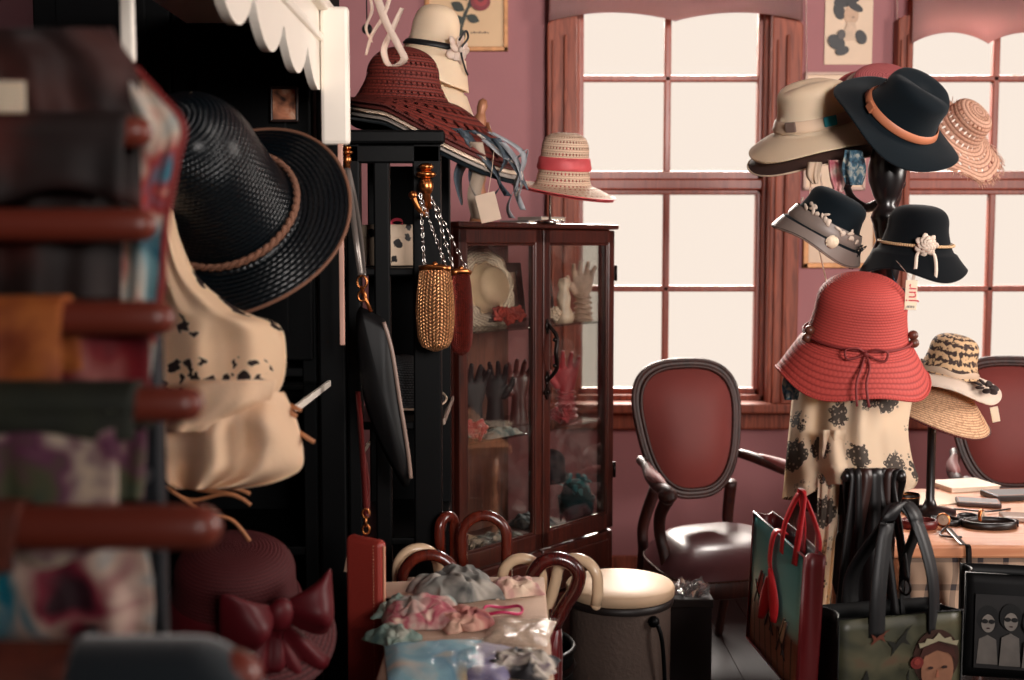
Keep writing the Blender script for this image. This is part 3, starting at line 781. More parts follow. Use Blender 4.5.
# small black cloche hats, mid level
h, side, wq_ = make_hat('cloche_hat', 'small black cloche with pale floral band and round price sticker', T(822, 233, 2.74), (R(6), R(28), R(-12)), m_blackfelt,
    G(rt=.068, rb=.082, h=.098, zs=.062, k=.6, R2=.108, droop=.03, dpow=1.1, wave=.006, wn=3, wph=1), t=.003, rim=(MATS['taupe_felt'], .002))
b = MB(); b.lathe([(side(.004) + .006, .002), (side(.01) + .009, .01), (side(.02) + .008, .022), (side(.03) + .006, .034)], 64, warp=lambda p, a, r, z, L: V((p.x, p.y * .88, p.z)))
b.build('hat_band', mat('grey_satin', (124, 110, 102), rough=.45), h)
b = MB(); b.lathe([(.097, .004), (.102, .0042), (.1085, .0044)], 72, warp=lambda p, a, r, z, L: wq_(p, a, r, 0, 0) + V((0, 0, 0))); b.build('brim_facing', MATS['grey_satin'], h)
b = MB(); M = on_crown(side, -pi / 2 + 1.25, .01, off=.014); bow_geo(b, M, .55); b.build('bow', m_black_rib, h)
b = MB()
for k in range(26):
    a = -pi / 2 + rnd.uniform(-1.2, 1.1); z = .022 + .028 * ((a + pi / 2) * -.35 + .5) + rnd.uniform(-.008, .008)
    M = on_crown(side, a, z, off=.011) @ Matrix.Rotation(rnd.uniform(0, 3), 4, 'Y'); b.ball((0, 0, 0), 1, (rnd.uniform(.005, .010), .002, rnd.uniform(.003, .005)), n=6, M=M)
b.build('sequin_flowers', mat('pale_silver_lace', (206, 186, 168), rough=.5), h)
b = MB(); M = on_crown(side, -pi / 2 + .25, .0, off=.022); b.lathe([(0, 0), (.0145, 0), (.0145, .001), (0, .001)], 24, M @ Matrix.Rotation(pi / 2, 4, 'X')); b.build('price_sticker', mat('cream_paper', (238, 218, 190), rough=.6, trans=.1), h)
h, side, _ = make_hat('cloche_hat', 'black velvet bucket hat with a cream flower and white shop tag', T(915, 252, 2.68), (R(6), R(3), 0), mat('black_velvet', (14, 17, 20), rough=.95, sheen=.12, spec=.05),
    G(rt=.066, rb=.078, h=.105, zs=.055, k=.7, R2=.116, droop=.042, dpow=1.0, wave=.012, wn=3, wph=2.0, oval=.92), t=.004)
b = MB(); pts = []
for j in range(48):
    a = 2 * pi * j / 48; r = side(.022) + .006; pts.append(V((r * cos(a), r * sin(a) * .92, .02)))
b.tube(pts, .0035, 6, closed=True); b.build('hat_cord', MATS['natural_straw'], h)
b = MB(); M = on_crown(side, -pi / 2 - .05, .024, .92, .012); flower_geo(b, M, .75, 7, 3); b.build('flower', MATS['pale_silver_lace'], h)
b = MB()
for sx, ln in ((-1, .085), (1, .075)):
    pts = bez([V((0, 0, 0)), V((sx * .018, -.006, -.02)), V((sx * .022, -.018, -.05)), V((sx * .024 - .003, -.022, -ln))], 5)
    b.grid([[M @ (p + V((-.0035, 0, 0))), M @ (p + V((.0035, 0, 0)))] for p in pts])
b.build('ribbon_tail', MATS['pale_silver_lace'], h, mods=[SOL(.001)])
# ------------------------------------------------------------------ hats piled on the black rack
STK = 'stacked brimmed hats on the black rack'
def stackhat(i, label, m, dz, R2, **kw):
    g = G(rt=.084, rb=.102, h=.122 - .006 * i, zs=.052 - .002 * i, k=.9, R2=.198 + .0006 * i, asym=.40, aph=0.0, droop=.018, dpow=1.6, wave=.008, wn=2, wph=.4, rdroop=.115, oval=.85); g['rt'] -= .003 * i; g['rb'] -= .003 * i
    return make_hat('sun_hat', label, at(402, 106, 2.80) + V((0, 0, -.0105 * i + .012)), (R(3), R(3), R(0)), m, g, t=.0025, group=STK, **kw)
m_dgrey = straw('grey_striped_straw', (150, 140, 132), (46, 48, 52), pitch=.012, bump=.5)
m_darkred = straw('dark_red_straw', (96, 36, 30), (54, 18, 16), pitch=.006)
m_creamstraw = straw('cream_paper_straw', (226, 204, 180), (180, 150, 130), pitch=.006, trans=.1)
stackhat(0, 'rust red openwork straw hat, uppermost brim of stack on black rack', m_redopen, 0, .205, rim=(m_darkred, .0025))
stackhat(1, 'dark red straw brim directly beneath the rust openwork hat', m_darkred, 1, .207)
stackhat(2, 'cream straw brim third from top in the stack on black rack', m_creamstraw, 2, .208)
stackhat(3, 'grey and dark striped straw brim, fourth in the stack on black rack', m_dgrey, 3, .211)
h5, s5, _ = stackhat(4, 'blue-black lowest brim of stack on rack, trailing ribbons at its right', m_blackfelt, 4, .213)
# ribbons trailing from the lowest hat
def ribbon(b, pts, w, twist=0.0, flat=(1, 0, 0), n=7):
    p = bez(pts, n); k = len(p); rows = []
    for i, q in enumerate(p):
        a = twist * i / k; d = V(flat).normalized() * cos(a) + V((0, 1, 0)) * sin(a); rows.append([q - d * w / 2, q + d * w / 2])
    L = [0]
    for a_, c_ in zip(p, p[1:]): L.append(L[-1] + (c_ - a_).length)
    b.grid(rows, uv=lambda i, j: (j * w, L[i])); return b
n = NT('gingham'); uv = n.n('ShaderNodeUVMap'); ck = n.n('ShaderNodeTexChecker'); ck.inputs['Scale'].default_value = 330
n.l(uv.outputs[0], ck.inputs['Vector']); ck.inputs['Color1'].default_value = lin((214, 190, 166)); ck.inputs['Color2'].default_value = lin((52, 40, 38)); n.setp(Base_Color=ck.outputs[0], Roughness=.7); m_ging = n.m
m_greyrib = mat('grey_satin_ribbon', (150, 152, 156), rough=.35, trans=.15); m_bluerib = mat('slate_organza', (70, 82, 92), rough=.5, trans=.3)
h5o = h5.matrix_basis.copy(); inv = (Matrix.Translation(h5.location) @ h5.rotation_euler.to_matrix().to_4x4()).inverted()
def rp(px, py, Y=2.66): return inv @ at(px, py, Y)
for (nm, m, pts, w, tw) in (
    ('gingham_ribbon', m_ging, [(476, 142), (480, 168), (474, 195), (478, 219)], .030, .35),
    ('black_ribbon', MATS['slate_organza'] , [(455, 128), (468, 150), (458, 176), (462, 205)], .034, 1.6),
    ('grey_ribbon', m_greyrib, [(490, 132), (522, 152), (520, 176), (508, 205), (512, 218)], .018, 2.6),
    ('grey_ribbon', m_greyrib, [(484, 140), (510, 160), (528, 150), (516, 185), (523, 210)], .014, 3.4),
    ('slate_ribbon', m_bluerib, [(470, 130), (500, 146), (516, 168), (528, 190)], .024, 1.5),
    ('slate_ribbon', m_bluerib, [(462, 136), (490, 165), (500, 186), (482, 205)], .022, 2.4),
    ('slate_ribbon', m_bluerib, [(496, 138), (506, 158), (498, 178), (508, 196)], .020, 2.8), ('grey_ribbon', m_greyrib, [(502, 142), (516, 160), (522, 180), (518, 200)], .016, 1.8), ('black_ribbon', MATS['slate_organza'], [(462, 130), (474, 150), (470, 180), (476, 200)], .026, 2.2),
    ('white_ribbon', m_rib_white, [(478, 134), (498, 150), (522, 172), (516, 196)], .010, 2.0)):
    b = MB(); ribbon(b, [rp(x, y, 2.66 + .01 * k) for k, (x, y) in enumerate(pts)], w, tw); b.build(nm, m, h5, mods=[SOL(.0012)])
# paper tag
tg = MB(); M = Matrix.Translation(at(488, 207, 2.62)) @ Matrix.Rotation(R(-14), 4, 'Y'); tg.box((-.022, -.001, -.032), (.022, .001, .030), .0008, M=M)
tg.xf(inv); tg.tube([rp(488, 193, 2.62), rp(492, 170, 2.64), rp(494, 150, 2.66)], .0008, 5); tg.build('paper_tag', mat('cream_card', (226, 200, 176), rough=.7, trans=.15), h5)
# cream hats above the stack
g = G(rt=.060, rb=.074, h=.125, zs=.05, k=.72, R2=.135, droop=.07, dpow=.9, wave=.02, wn=1, wph=-pi / 2, oval=.9)
h2, side, _ = make_hat('cloche_hat', 'cream cloche with short flared brim, lower of the cream pair', at(437, 92, 3.04), (R(4), R(9), 0), m_creamfelt, dict(g, rt=.050, rb=.064, h=.125, R2=.125), group='cream cloches above the stack')
h1, side, _ = make_hat('cloche_hat', 'cream cloche with black band and large flower, topmost on the rack', at(432, 56, 3.04), (R(4), R(9), 0), m_creamfelt, dict(g, R2=.105, droop=.055), band=m_black_rib, bandh=.012, bandz=.02, group='cream cloches above the stack')
b = MB(); M = on_crown(side, -pi / 2 + .85, .022, .9, .014); flower_geo(b, M, 1.15, 5, 2); b.build('flower', m_rib_white, h1)
b = MB(); b.tube(bez([M @ V((-.01, -.012, .02)), M @ V((.0, -.02, .045)), M @ V((.012, -.02, .03)), M @ V((.0, -.014, 0)), M @ V((.02, -.016, -.04)), M @ V((.04, -.01, -.055))], 6), .0028, 6); b.build('flower_stem', m_black_rib, h1)

hf = V((at(437, 0, 3.02).x, 3.03, EZ)); hfo = thing('hat_form', 'black wooden hat form on the rack supporting the two cream cloches', 'hat stand', hf); zt_ = at(0, 66, 3.04).z - EZ
MB().lathe([(0, 0), (.04, 0), (.04, .008), (.01, .014), (.01, zt_ - .03), (.04, zt_ - .01), (.036, zt_ + .01), (0, zt_ + .02)], 20).build('stem', m_black, hfo)
# carved figurine standing on the cabinet top
fx = CM @ cab_at(481, 210, .10); fx.z = CH
b = MB(); hh = (at(0, 98, fx.y).z - CH)
prof = [(0, 0), (.035, 0), (.035, .02), (.022, .04), (.016, hh * .3), (.024, hh * .45), (.02, hh * .6), (.012, hh * .66), (.018, hh * .72), (.022, hh * .8), (.016, hh * .86), (.012, hh * .88), (.016, hh * .93), (.012, hh * .98), (0, hh)]
b.lathe(prof, 20, warp=lambda p, a, r, z, L: p + V((.006 * sin(z * 40), 0, 0)))
for sx in (-1, 1): b.tube([V((sx * .018, 0, hh * .8)), V((sx * .03, -.01, hh * .7)), V((sx * .012, -.022, hh * .68))], [.007, .006, .005], 8)
o = b.build('figurine', mat('gilded_wood', (168, 112, 80), rough=.45, metal=.2), at=fx); tag(o, 'small gilded carved figurine on cabinet top, behind the ribbons', 'figurine')

# openwork hat on its little stand on the cabinet
hp = at(563, 186, 3.62); h, side, _ = make_hat('straw_hat', 'cream openwork straw hat with coral band, raised above the glass cabinet', hp, (R(7), R(3), R(0)), m_lacestraw,
    G(rt=.072, rb=.082, h=.158, zs=.085, k=.62, R2=.158, droop=.012, dpow=1.2, wave=.018, wn=1, wph=-pi / 2 + .2, oval=.92), band=m_rib_coral, bandh=.036, bandz=.05, rim=(m_rib_coral, .0022), t=.002)
b = MB(); g2 = G(rt=.068, rb=.079, h=.15, zs=.08, k=.62, R2=.155, droop=.02, dpow=1.2, wave=.018, wn=1, wph=-pi / 2 + .2, oval=.92)
hat_geo(b, **g2); b.build('lining', mat('coral_lining', (176, 66, 66), rough=.7, trans=.2), h)
so = V((hp.x - .04, hp.y - .03, CH + .0)); so = CM @ V((CMI @ so).to_tuple()); so.z = CH
sd = thing('hat_stand', 'thin wire hat stand with round foot on top of glass cabinet', 'hat stand', so)
MB().lathe([(0, 0), (.045, 0), (.045, .006), (.01, .01), (0, .012)], 28).build('base', m_silver, sd)
b = MB(); b.tube([V((0, 0, .005)), V((0, 0, hp.z - CH + .07))], .0035, 8); b.ball((0, 0, hp.z - CH + .07), .02); b.build('rod', m_silver, sd)
# books lying on the cabinet
bm_ = [mat('grey_bookcloth', (120, 108, 104), rough=.6), mat('pale_bookcloth', (170, 156, 146), rough=.6)]
def book(label, M, sx, sy, sz, cov, group=None):
    o = thing('book', label, 'book', M.translation, M.to_euler(), group)
    b = MB(); b.box((0, 0, 0), (sx, sy, .0025), .0005); b.box((0, 0, sz - .0025), (sx, sy, sz), .0005); b.box((-.001, 0, 0), (.003, sy, sz), .001); b.build('cover', cov, o)
    MB().box((.003, .003, .0025), (sx - .003, sy - .003, sz - .0025), 0).build('pages', mat('book_pages', (214, 198, 178), rough=.8), o)
    return o
q = cab_at(526, 221, 0.19); book('flat grey book lying on the cabinet top under the openwork hat', CM @ Matrix.Translation((q.x, .18, CH)), .17, .12, .014, bm_[0])
q = cab_at(541, 220, 0.20); book('paler thin book on the grey book on cabinet top', CM @ Matrix.Translation((q.x - .01, .19, CH + .0145)), .13, .10, .012, bm_[1])

# ------------------------------------------------------------------ big navy straw hat hanging from the cupboard
hn, side, _ = make_hat('sun_hat', 'big glossy navy straw sun hat with twisted tan cord, hanging at left', at(232, 216, 2.02), (R(54), R(-19), R(2)), m_navystraw,
    G(rt=.100, rb=.112, h=.26, zs=.14, k=.85, R2=.200, droop=.012, dpow=1.3, wave=.006, wn=3, oval=.97), t=.003, rim=(mat('tan_braid', (122, 82, 62), rough=.8), .003))
b = MB()
for o_ in (0, 1):
    pts = []
    for j in range(240):
        a = 2 * pi * j / 240; r = side(.02) + .008 + .002 * cos(26 * a + o_ * pi); pts.append(V((r * cos(a), r * sin(a) * .97, .020 + .004 * sin(26 * a + o_ * pi))))
    b.tube(pts, .0042, 6, closed=True)
b.build('twisted_cord', MATS['tan_braid'], hn)
b = MB(); b.tube([V((0, 0, .05)), V((0, 0, .0)), (V((0, 0, -.2)))], .006, 8); 
hk = thing('wall_peg', 'black wall peg holding the big navy straw hat', 'peg', at(243, 190, 2.02) + V((0, .02, 0)))
b = MB(); b.tube([V((0, -.03, .03)), V((0, .3, .0)), V((0, WYF - 2.04 - .02, 0))], .009, 10); b.ball((0, -.03, .03), .016); b.build('rod', m_black, hk)
b = MB(); b.box((-.03, WYF - 2.04 - .035, -.05), (.03, WYF - 2.04 - .02, .05), .004); b.build('mounting_plate', m_black, hk)

# ------------------------------------------------------------------ dark red hat with a satin bow, bottom left
m_satin = mat('oxblood_satin', (84, 16, 24), rough=.5, var=.1, spec=.3)
hr, side, _ = make_hat('sun_hat', 'dark red straw hat with a large satin bow, lower left', at(236, 622, 1.88), (R(16), R(4), R(0)), m_oxstraw if 'm_oxstraw' in globals() else straw('oxblood_straw', (80, 20, 24), (46, 10, 14), pitch=.006, bump=.6),
    G(rt=.094, rb=.106, h=.14, zs=.085, k=.7, R2=.16, droop=.03, dpow=1.2, wave=.012, wn=3, oval=.95), band=m_satin, bandh=.045)
M = on_crown(side, -pi / 2 + .72, .085, .95, .02) @ Matrix.Scale(1.25, 4)
b = MB()
for sx in (-1, 1):   # two puffed loops
    rows = []
    for i in range(15):
        f = i / 14; c_ = V((sx * (.008 + .068 * f), -.012 - .018 * sin(pi * f), .012 * f * (1 if sx < 0 else -.4))); hgt = .010 + .036 * f ** .7 * (1 if f < .92 else .9); dep = .004 + .017 * sin(pi * f) ** .8
        rows.append([M @ (c_ + V((0, -dep * cos(t) * (1 + .22 * sin(3 * t + f * 3)), hgt * sin(t) * (1 + .07 * cos(4 * t))))) for t in [2 * pi * j / 24 for j in range(24)]])
    vv = b.grid(rows, close_v=True); b._face([q for q in vv[-1]])
b.build('bow', m_satin, hr, mods=[SUB(1)])
b = MB(); b.ball((0, -.02, .002), .018, (1, .8, 1.2), M=M); b.build('bow_knot', m_satin, hr)
for sx, ln in ((-.6, .07), (.8, .09)):
    b = MB(); rows = []
    for i in range(10):
        f = i / 9; c_ = V((sx * .05 * f, -.014 + .006 * sin(5 * f), -.012 - ln * f)); ww = .012 + .022 * f
        rows.append([M @ (c_ + V((lerp(-ww, ww, j / 8), .006 * sin(j * 1.6 + sx), .008 * abs(j / 8 - .5) * 2 * f))) for j in range(9)])
    b.grid(rows); b.build('bow_tail', m_satin, hr, mods=[SOL(.0015)])
# ------------------------------------------------------------------ purses and bags hanging on the black rack
def sequin_mat(name, c1, c2, pitch=.0075):
    n = NT(name); uv = n.n('ShaderNodeUVMap'); sp = n.n('ShaderNodeSeparateXYZ'); n.l(uv.outputs[0], sp.inputs[0])
    v = n.math('ADD', sp.outputs[1], n.math('MULTIPLY', n.math('PINGPONG', sp.outputs[0], .012), 1.0))
    a = n.math('ABSOLUTE', n.math('SINE', n.math('MULTIPLY', v, pi / pitch))); c = n.math('ABSOLUTE', n.math('SINE', n.math('MULTIPLY', sp.outputs[0], pi / (pitch * .7))))
    h_ = n.math('MULTIPLY', a, c)
    vo = n.n('ShaderNodeTexVoronoi'); vo.inputs['Scale'].default_value = 260; n.l(uv.outputs[0], vo.inputs['Vector'])
    col = n.mix(vo.outputs['Distance'], lin(c1), lin(c2)); n.setp(Base_Color=n.mix(n.ramp(h_, [(0, 0.0), (.3, 1.0)]), (0.01, .008, .006, 1), col), Metallic=.75, Roughness=.3)
    hh = n.math('ADD', h_, n.math('MULTIPLY', vo.outputs['Color'], .8)); n.bump(hh, .9, .003); return n.m
m_goldseq = sequin_mat('gold_scale_sequins', (255, 190, 130), (190, 120, 80)); m_redseq = sequin_mat('red_sequins', (150, 48, 34), (80, 20, 18), .005)
def chain(b, pts, r=.003, link=.011):
    p = bez(pts, 12); acc = 0; k = 0
    for a, c in zip(p, p[1:]):
        acc += (c - a).length
        if acc >= link:
            acc = 0; k += 1; t = (c - a).normalized(); u = t.orthogonal().normalized(); w_ = t.cross(u); s = u if k % 2 else w_
            b.tube([c + t * link * .62 * cos(q) + s * r * 1.1 * sin(q) for q in [2 * pi * j / 10 for j in range(10)]], r * .38, 5, closed=True)
def purse(name, label, c, w, h, d, m, hang, rot=0.0, frame=m_brass):
    """soft purse: lens-shaped body hanging from chain; c top centre"""
    o = thing(name, label, 'purse', c, rot); b = MB(); rows = []; N = 40
    for i in range(19):
        f = i / 18; z = -h * f; ww = w / 2 * (.80 + .22 * sin(pi * min(1, f * 1.1) * .9)) * (1 if f < .8 else max(.05, sqrt(max(0, 1 - ((f - .8) / .2) ** 2))) ** .6); dd = d / 2 * (.35 + .65 * sin(pi * min(f, .5))) * (1 if f < .8 else max(.05, sqrt(max(0, 1 - ((f - .8) / .2) ** 2))) ** .7)
        rows.append([V((ww * cos(t), dd * sin(t), z)) for t in [2 * pi * j / N for j in range(N)]])
    b.grid(rows, close_v=True, uv=lambda i, j: (j / N * 2 * w, i / 18 * h)); b.build('purse_body', m, o)
    b = MB(); b.tube([V((-.40 * w, 0, .002)), V((-.2 * w, -.002, .006)), V((.2 * w, -.002, .006)), V((.40 * w, 0, .002))], .0065, 8); b.ball((0, 0, .012), .006); b.build('clasp', frame, o)
    inv = (Matrix.Translation(c) @ Euler((0, 0, rot)).to_matrix().to_4x4()).inverted(); hk = inv @ V(hang)
    b = MB(); chain(b, [V((-.28 * w, 0, .005)), lerp(V((-.28 * w, 0, .005)), hk, .5), hk]); chain(b, [hk, lerp(V((.3 * w, 0, .005)), hk, .5), V((.3 * w, 0, .005))])
    b.build('chain', m_silver, o); return o
purse('evening_purse', 'gold scale-sequin purse hanging by its chain from the brass hook', at(435, 270, 2.53), .082, .172, .045, m_goldseq, at(425, 196, 2.55) + V((-.01, 0, 0)), R(-8))
purse('evening_purse', 'dark red sequin purse hanging just right of the gold one', at(461, 274, 2.56), .056, .175, .035, m_redseq, at(431, 196, 2.56), R(35))

# black bag with pale piping, long pointed, hanging by a silver buckled strap
m_bagblk = mat('black_calf', (12, 12, 13), rough=.5, spec=.3)
bo = at(362, 300, 2.46); o = thing('shoulder_bag', 'long black leather bag with pale edge hanging on silver buckle strap', 'bag', bo)
def L(px, py, Y=2.46): return at(px, py, Y) - bo
poly = [(360, 306), (372, 312), (386, 322), (393, 350), (400, 400), (408, 450), (411, 478), (404, 487), (392, 468), (378, 440), (364, 400), (357, 350), (356, 318)]
ol = [L(*p) for p in poly]; ctr = sum(ol, V()) / len(ol)
ring = bez(ol + [ol[0]], 5)[:-1]; b = MB()
for s_ in (-1, 1):
    rows = []
    for i in range(7):
        f = 1 - i / 6; rows.append([ctr + (p - ctr) * f + V((0, s_ * .020 * (1 - f ** 2.2), 0)) for p in ring])
    b.grid(rows, close_v=True, flip=s_ > 0)
b.build('bag_body', m_bagblk, o)
b = MB(); b.tube([p + V((0, -.004, 0)) for p in bez([L(384, 322), L(392, 350), L(400, 400), L(408, 450), L(411, 478)], 6)], .0042, 8); b.build('piping', mat('pale_piping', (150, 126, 114), rough=.35), o)
b = MB(); ribbon(b, [L(347, 168, 2.52), L(351, 200, 2.5), L(356, 240), L(361, 276)], .012, .4); ribbon(b, [L(348, 168, 2.55), L(355, 200, 2.54), L(361, 240, 2.5), L(364, 276)], .010, -.4); b.build('strap', mat('silver_strap', (120, 112, 106), rough=.3, metal=.5), o, mods=[SOL(.0025)])
b = MB(); 
for z, s_ in ((282, .010), (296, .008)):
    c_ = L(362, z, 2.455); b.tube([c_ + V((s_ * cos(t), 0, s_ * 1.3 * sin(t))) for t in [2 * pi * j / 16 for j in range(16)]], .0026, 6, closed=True)
b.tube([L(361, 286, 2.455), L(366, 300, 2.455), L(371, 312, 2.455)], .004, 6); b.build('buckle', m_brass, o)

# long coral leather wallet hanging by a wrist strap
m_corleather = mat('coral_leather', (164, 58, 48), rough=.4, bump=.3, bscale=400, var=.06)
wo = at(366, 537, 2.18); o = thing('wristlet_wallet', 'tall coral leather wristlet wallet hanging on a red strap, lower left centre', 'wallet', wo, R(-38))
b = MB(); b.box((-.045, -.012, -.30), (.045, .012, 0), .011, seg=3); b.build('wallet_body', m_corleather, o)
b = MB(); b.tube([V((-.046, -.0, -.01)), V((-.046, 0, -.29))], .0025, 6); b.tube([V((.046, -.0, -.01)), V((.046, 0, -.29))], .0025, 6)
for k in range(46): b.box((.030, -.0132, -.012 - k * .0062), (.0312, -.0118, -.009 - k * .0062), 0)
b.build('stitching', mat('cream_thread', (206, 150, 120), rough=.7), o)
inv = (Matrix.Translation(wo) @ Euler((0, 0, R(-38))).to_matrix().to_4x4()).inverted()
b = MB(); chain(b, [V((0, 0, 0)), V((0, 0, .02)), V((0, .0, .045))], .006, .014); b.build('clip', m_brass, o)
top = inv @ at(358, 392, 2.50); b = MB(); ribbon(b, [V((0, 0, .04)), inv @ at(364, 480, 2.26), inv @ at(361, 430, 2.38), top], .012, .3); ribbon(b, [V((0.003, 0, .04)), inv @ at(367, 480, 2.27), inv @ at(360, 430, 2.39), top], .012, -.5); b.build('strap', mat('red_leather', (96, 26, 24), rough=.45), o, mods=[SOL(.003)])
b = MB(); M = inv @ Matrix.Translation(at(352, 556, 2.2)) @ Matrix.Rotation(R(10), 4, 'Y'); b.box((-.010, -.001, -.032), (.010, .001, .02), .0005, M=M); b.build('tag', mat('buff_card', (150, 120, 100), rough=.7), o)

# floral hatbox on the upper shelf, and hats on lower shelves
n = NT('hatbox_paper'); co = n.coord('Object'); vo = n.n('ShaderNodeTexVoronoi'); vo.inputs['Scale'].default_value = 24; vo.inputs['Randomness'].default_value = .8; n.l(co, vo.inputs['Vector'])
no = n.n('ShaderNodeTexNoise'); no.inputs['Scale'].default_value = 60; n.l(co, no.inputs['Vector'])
f = n.math('ADD', vo.outputs['Distance'], n.math('MULTIPLY', no.outputs[0], .5))
n.setp(Base_Color=n.ramp(f, [(.52, lin((22, 16, 16))), (.56, lin((222, 196, 170)))]), Roughness=.6); m_hatbox = n.m
z1 = at(0, 267, EY0).z + .0005
bx = V((at(388, 0, 2.83).x, 2.83, z1)); o = thing('hatbox', 'round cream hatbox printed with dark leaves on the rack shelf', 'hatbox', bx)
MB().lathe([(0, 0), (.078, 0), (.08, .003), (.08, .075)], 40).build('box_body', m_hatbox, o); MB().lathe([(.083, .065), (.083, .09), (.081, .094), (0, .094)], 40).build('lid', m_hatbox, o)
b = MB(); bow_geo(b, Matrix.Translation((.0, -.0, .098)), .6, False); b.build('bow', mat('pink_silk', (196, 60, 84), rough=.5), o)
make_hat('sun_hat', 'grey speckled straw hat on the middle shelf of black rack', V((at(400, 0, 2.8).x, 2.84, 1.09)), (R(12), R(4), 0), straw('grey_speckled_straw', (70, 72, 74), (22, 22, 24), pitch=.006, speck=.6),
    G(rt=.06, rb=.07, h=.10, zs=.055, k=.8, R2=.10, droop=.0, wave=0.0, oval=.9), rim=(MATS['pale_edge'], .003))
m_lace = patches('white_dark_lace', [(24, 22, 24), (30, 28, 28), (190, 176, 164), (210, 196, 180)], scale=34, trans=0, seed=3)
# ------------------------------------------------------------------ things inside the glass cabinet
def glove(name, label, loc, rot, m, h=.24, spread=1.0, cuff=None, group=None, curl=0.1, left=False):
    """display glove standing upright: forearm cuff, palm, four fingers and thumb; one fused surface"""
    o = thing(name, label, 'glove', loc, rot, group); s = h / .24; mir = -1 if left else 1
    b = MB()
    rows = []
    for z, rx, ry in ((0, .036, .028), (.02, .034, .026), (.06, .028, .022), (.095, .026, .02), (.12, .034, .019), (.15, .040, .017), (.165, .038, .015), (.17, .03, .010)):
        rows.append([V((rx * cos(t) * s, ry * sin(t) * s, z * s)) for t in [2 * pi * j / 20 for j in range(20)]])
    v = b.grid(rows, close_v=True); b._face(v[0][::-1]); b._face(v[-1])
    for k, (x, L_, a) in enumerate(((-.030, .062, -.20), (-.0105, .074, -.06), (.010, .070, .06), (.029, .054, .20))):
        x *= mir; a *= mir * spread
        p0 = V((x, 0, .152)); p1 = p0 + V((sin(a) * L_ * .45, -.004, L_ * .45)); p2 = p0 + V((sin(a) * L_ * .75, -.008 - curl * .05, L_ * .74)); p3 = p0 + V((sin(a) * L_, -.012 - curl * .12, L_ * .97))
        b.tube([q * s for q in (p0, p1, p2, p3)], [.0105 * s, .0100 * s, .0092 * s, .0074 * s], 10); b.ball(p3 * s, .0076 * s, n=8)
    tp = [V((mir * -.026, 0, .105)), V((mir * -.046, -.004, .128)), V((mir * -.058, -.006, .15)), V((mir * -.062, -.008, .168))]
    b.tube([q * s for q in tp], [.015 * s, .0125 * s, .0105 * s, .008 * s], 10); b.ball(tp[-1] * s, .008 * s, n=8)
    b.build('glove_body', m, o, mods=[VOX(.0028), SMO(.5, 4)])
    if cuff:
        b = MB()
        for i in range(5):
            z = (.01 + i * .020) * s; r1 = lerp(.037, .030, i / 4) * s
            b.tube([V((r1 * cos(t), r1 * .78 * sin(t), z + .003 * sin(3 * t + i))) for t in [2 * pi * j / 28 for j in range(28)]], .0038 * s, 6, closed=True)
        b.build('cuff', cuff, o)
    return o
m_lglove = mat('beige_lace_glove', (176, 148, 128), rough=.8, var=.25, vscale=60, bump=.8, bscale=250)
m_blglove = mat('black_leather_glove', (12, 12, 15), rough=.65); m_rdglove = mat('crimson_velvet_glove', (150, 26, 36), rough=.6, sheen=.5, var=.2)
m_plumglove = mat('plum_satin_glove', (84, 44, 42), rough=.35)
def cw(px, py, d, z=None, lim=.665):
    q = cab_at(px, py, d)
    while q.x > lim and d > .035: d -= .005; q = cab_at(px, py, d)
    if z is not None: q.z = z
    return CM @ q
CR = R(50); Z0, Z1, Z2 = .5255, SZ[1] + .0005, SZ[0] + .0005
CAMF = lambda p: atan2(-p.x, p.y) * 0 
glove('dress_glove', 'beige lace glove standing on the top glass shelf behind the right door', cw(583, 320, .17, Z2), R(10), m_lglove, h=.205, cuff=m_lglove)
glove('dress_glove', 'crimson ruched glove standing on the lower glass shelf behind right door', cw(566, 425, .12, Z1), R(6), m_rdglove, h=.235, cuff=m_rdglove)
for k, (px, d, rz, lab) in enumerate(((474, .10, 20, 'black leather glove leftmost behind the left cabinet door'), (495, .17, -10, 'black leather glove right of the leftmost one behind left cabinet door'))):
    glove('dress_glove', lab, cw(px, 420, d, Z1), R(rz), m_blglove, h=.23 - .01 * k, group='black gloves in the cabinet', left=k % 2 == 1)
glove('dress_glove', 'dark plum glove standing behind left door near the centre stile', cw(519, 425, .16, Z1), R(18), m_plumglove, h=.22)
# white lacy cap and hat on a stand behind the left door
m_lacewhite = straw('ivory_lace', (196, 178, 156), (130, 112, 100), pitch=.009, bump=1.0, holes=.25, hole_scale=45)
h, side, _ = make_hat('bridal_hat', 'round ivory lace hat standing on edge behind the left cabinet door', cw(486, 288, .19) , (R(80), R(0), R(50)), mat('ivory_satin', (214, 184, 150), rough=.5, trans=.15),
    G(rt=.066, rb=.076, h=.06, zs=.03, k=.9, R2=.082, droop=.0, wave=.002, wn=6, oval=.95))
b = MB()
prof = [(.08, .0), (.10, .012), (.12, .004), (.140, -.010)]
b.lathe(prof, 72, warp=lambda p, a, r, z, L: V((p.x, p.y * .95, p.z + .006 * sin(11 * a + r * 90)))); b.build('lace_ruffle', m_lacewhite, h, mods=[SOL(.003)])
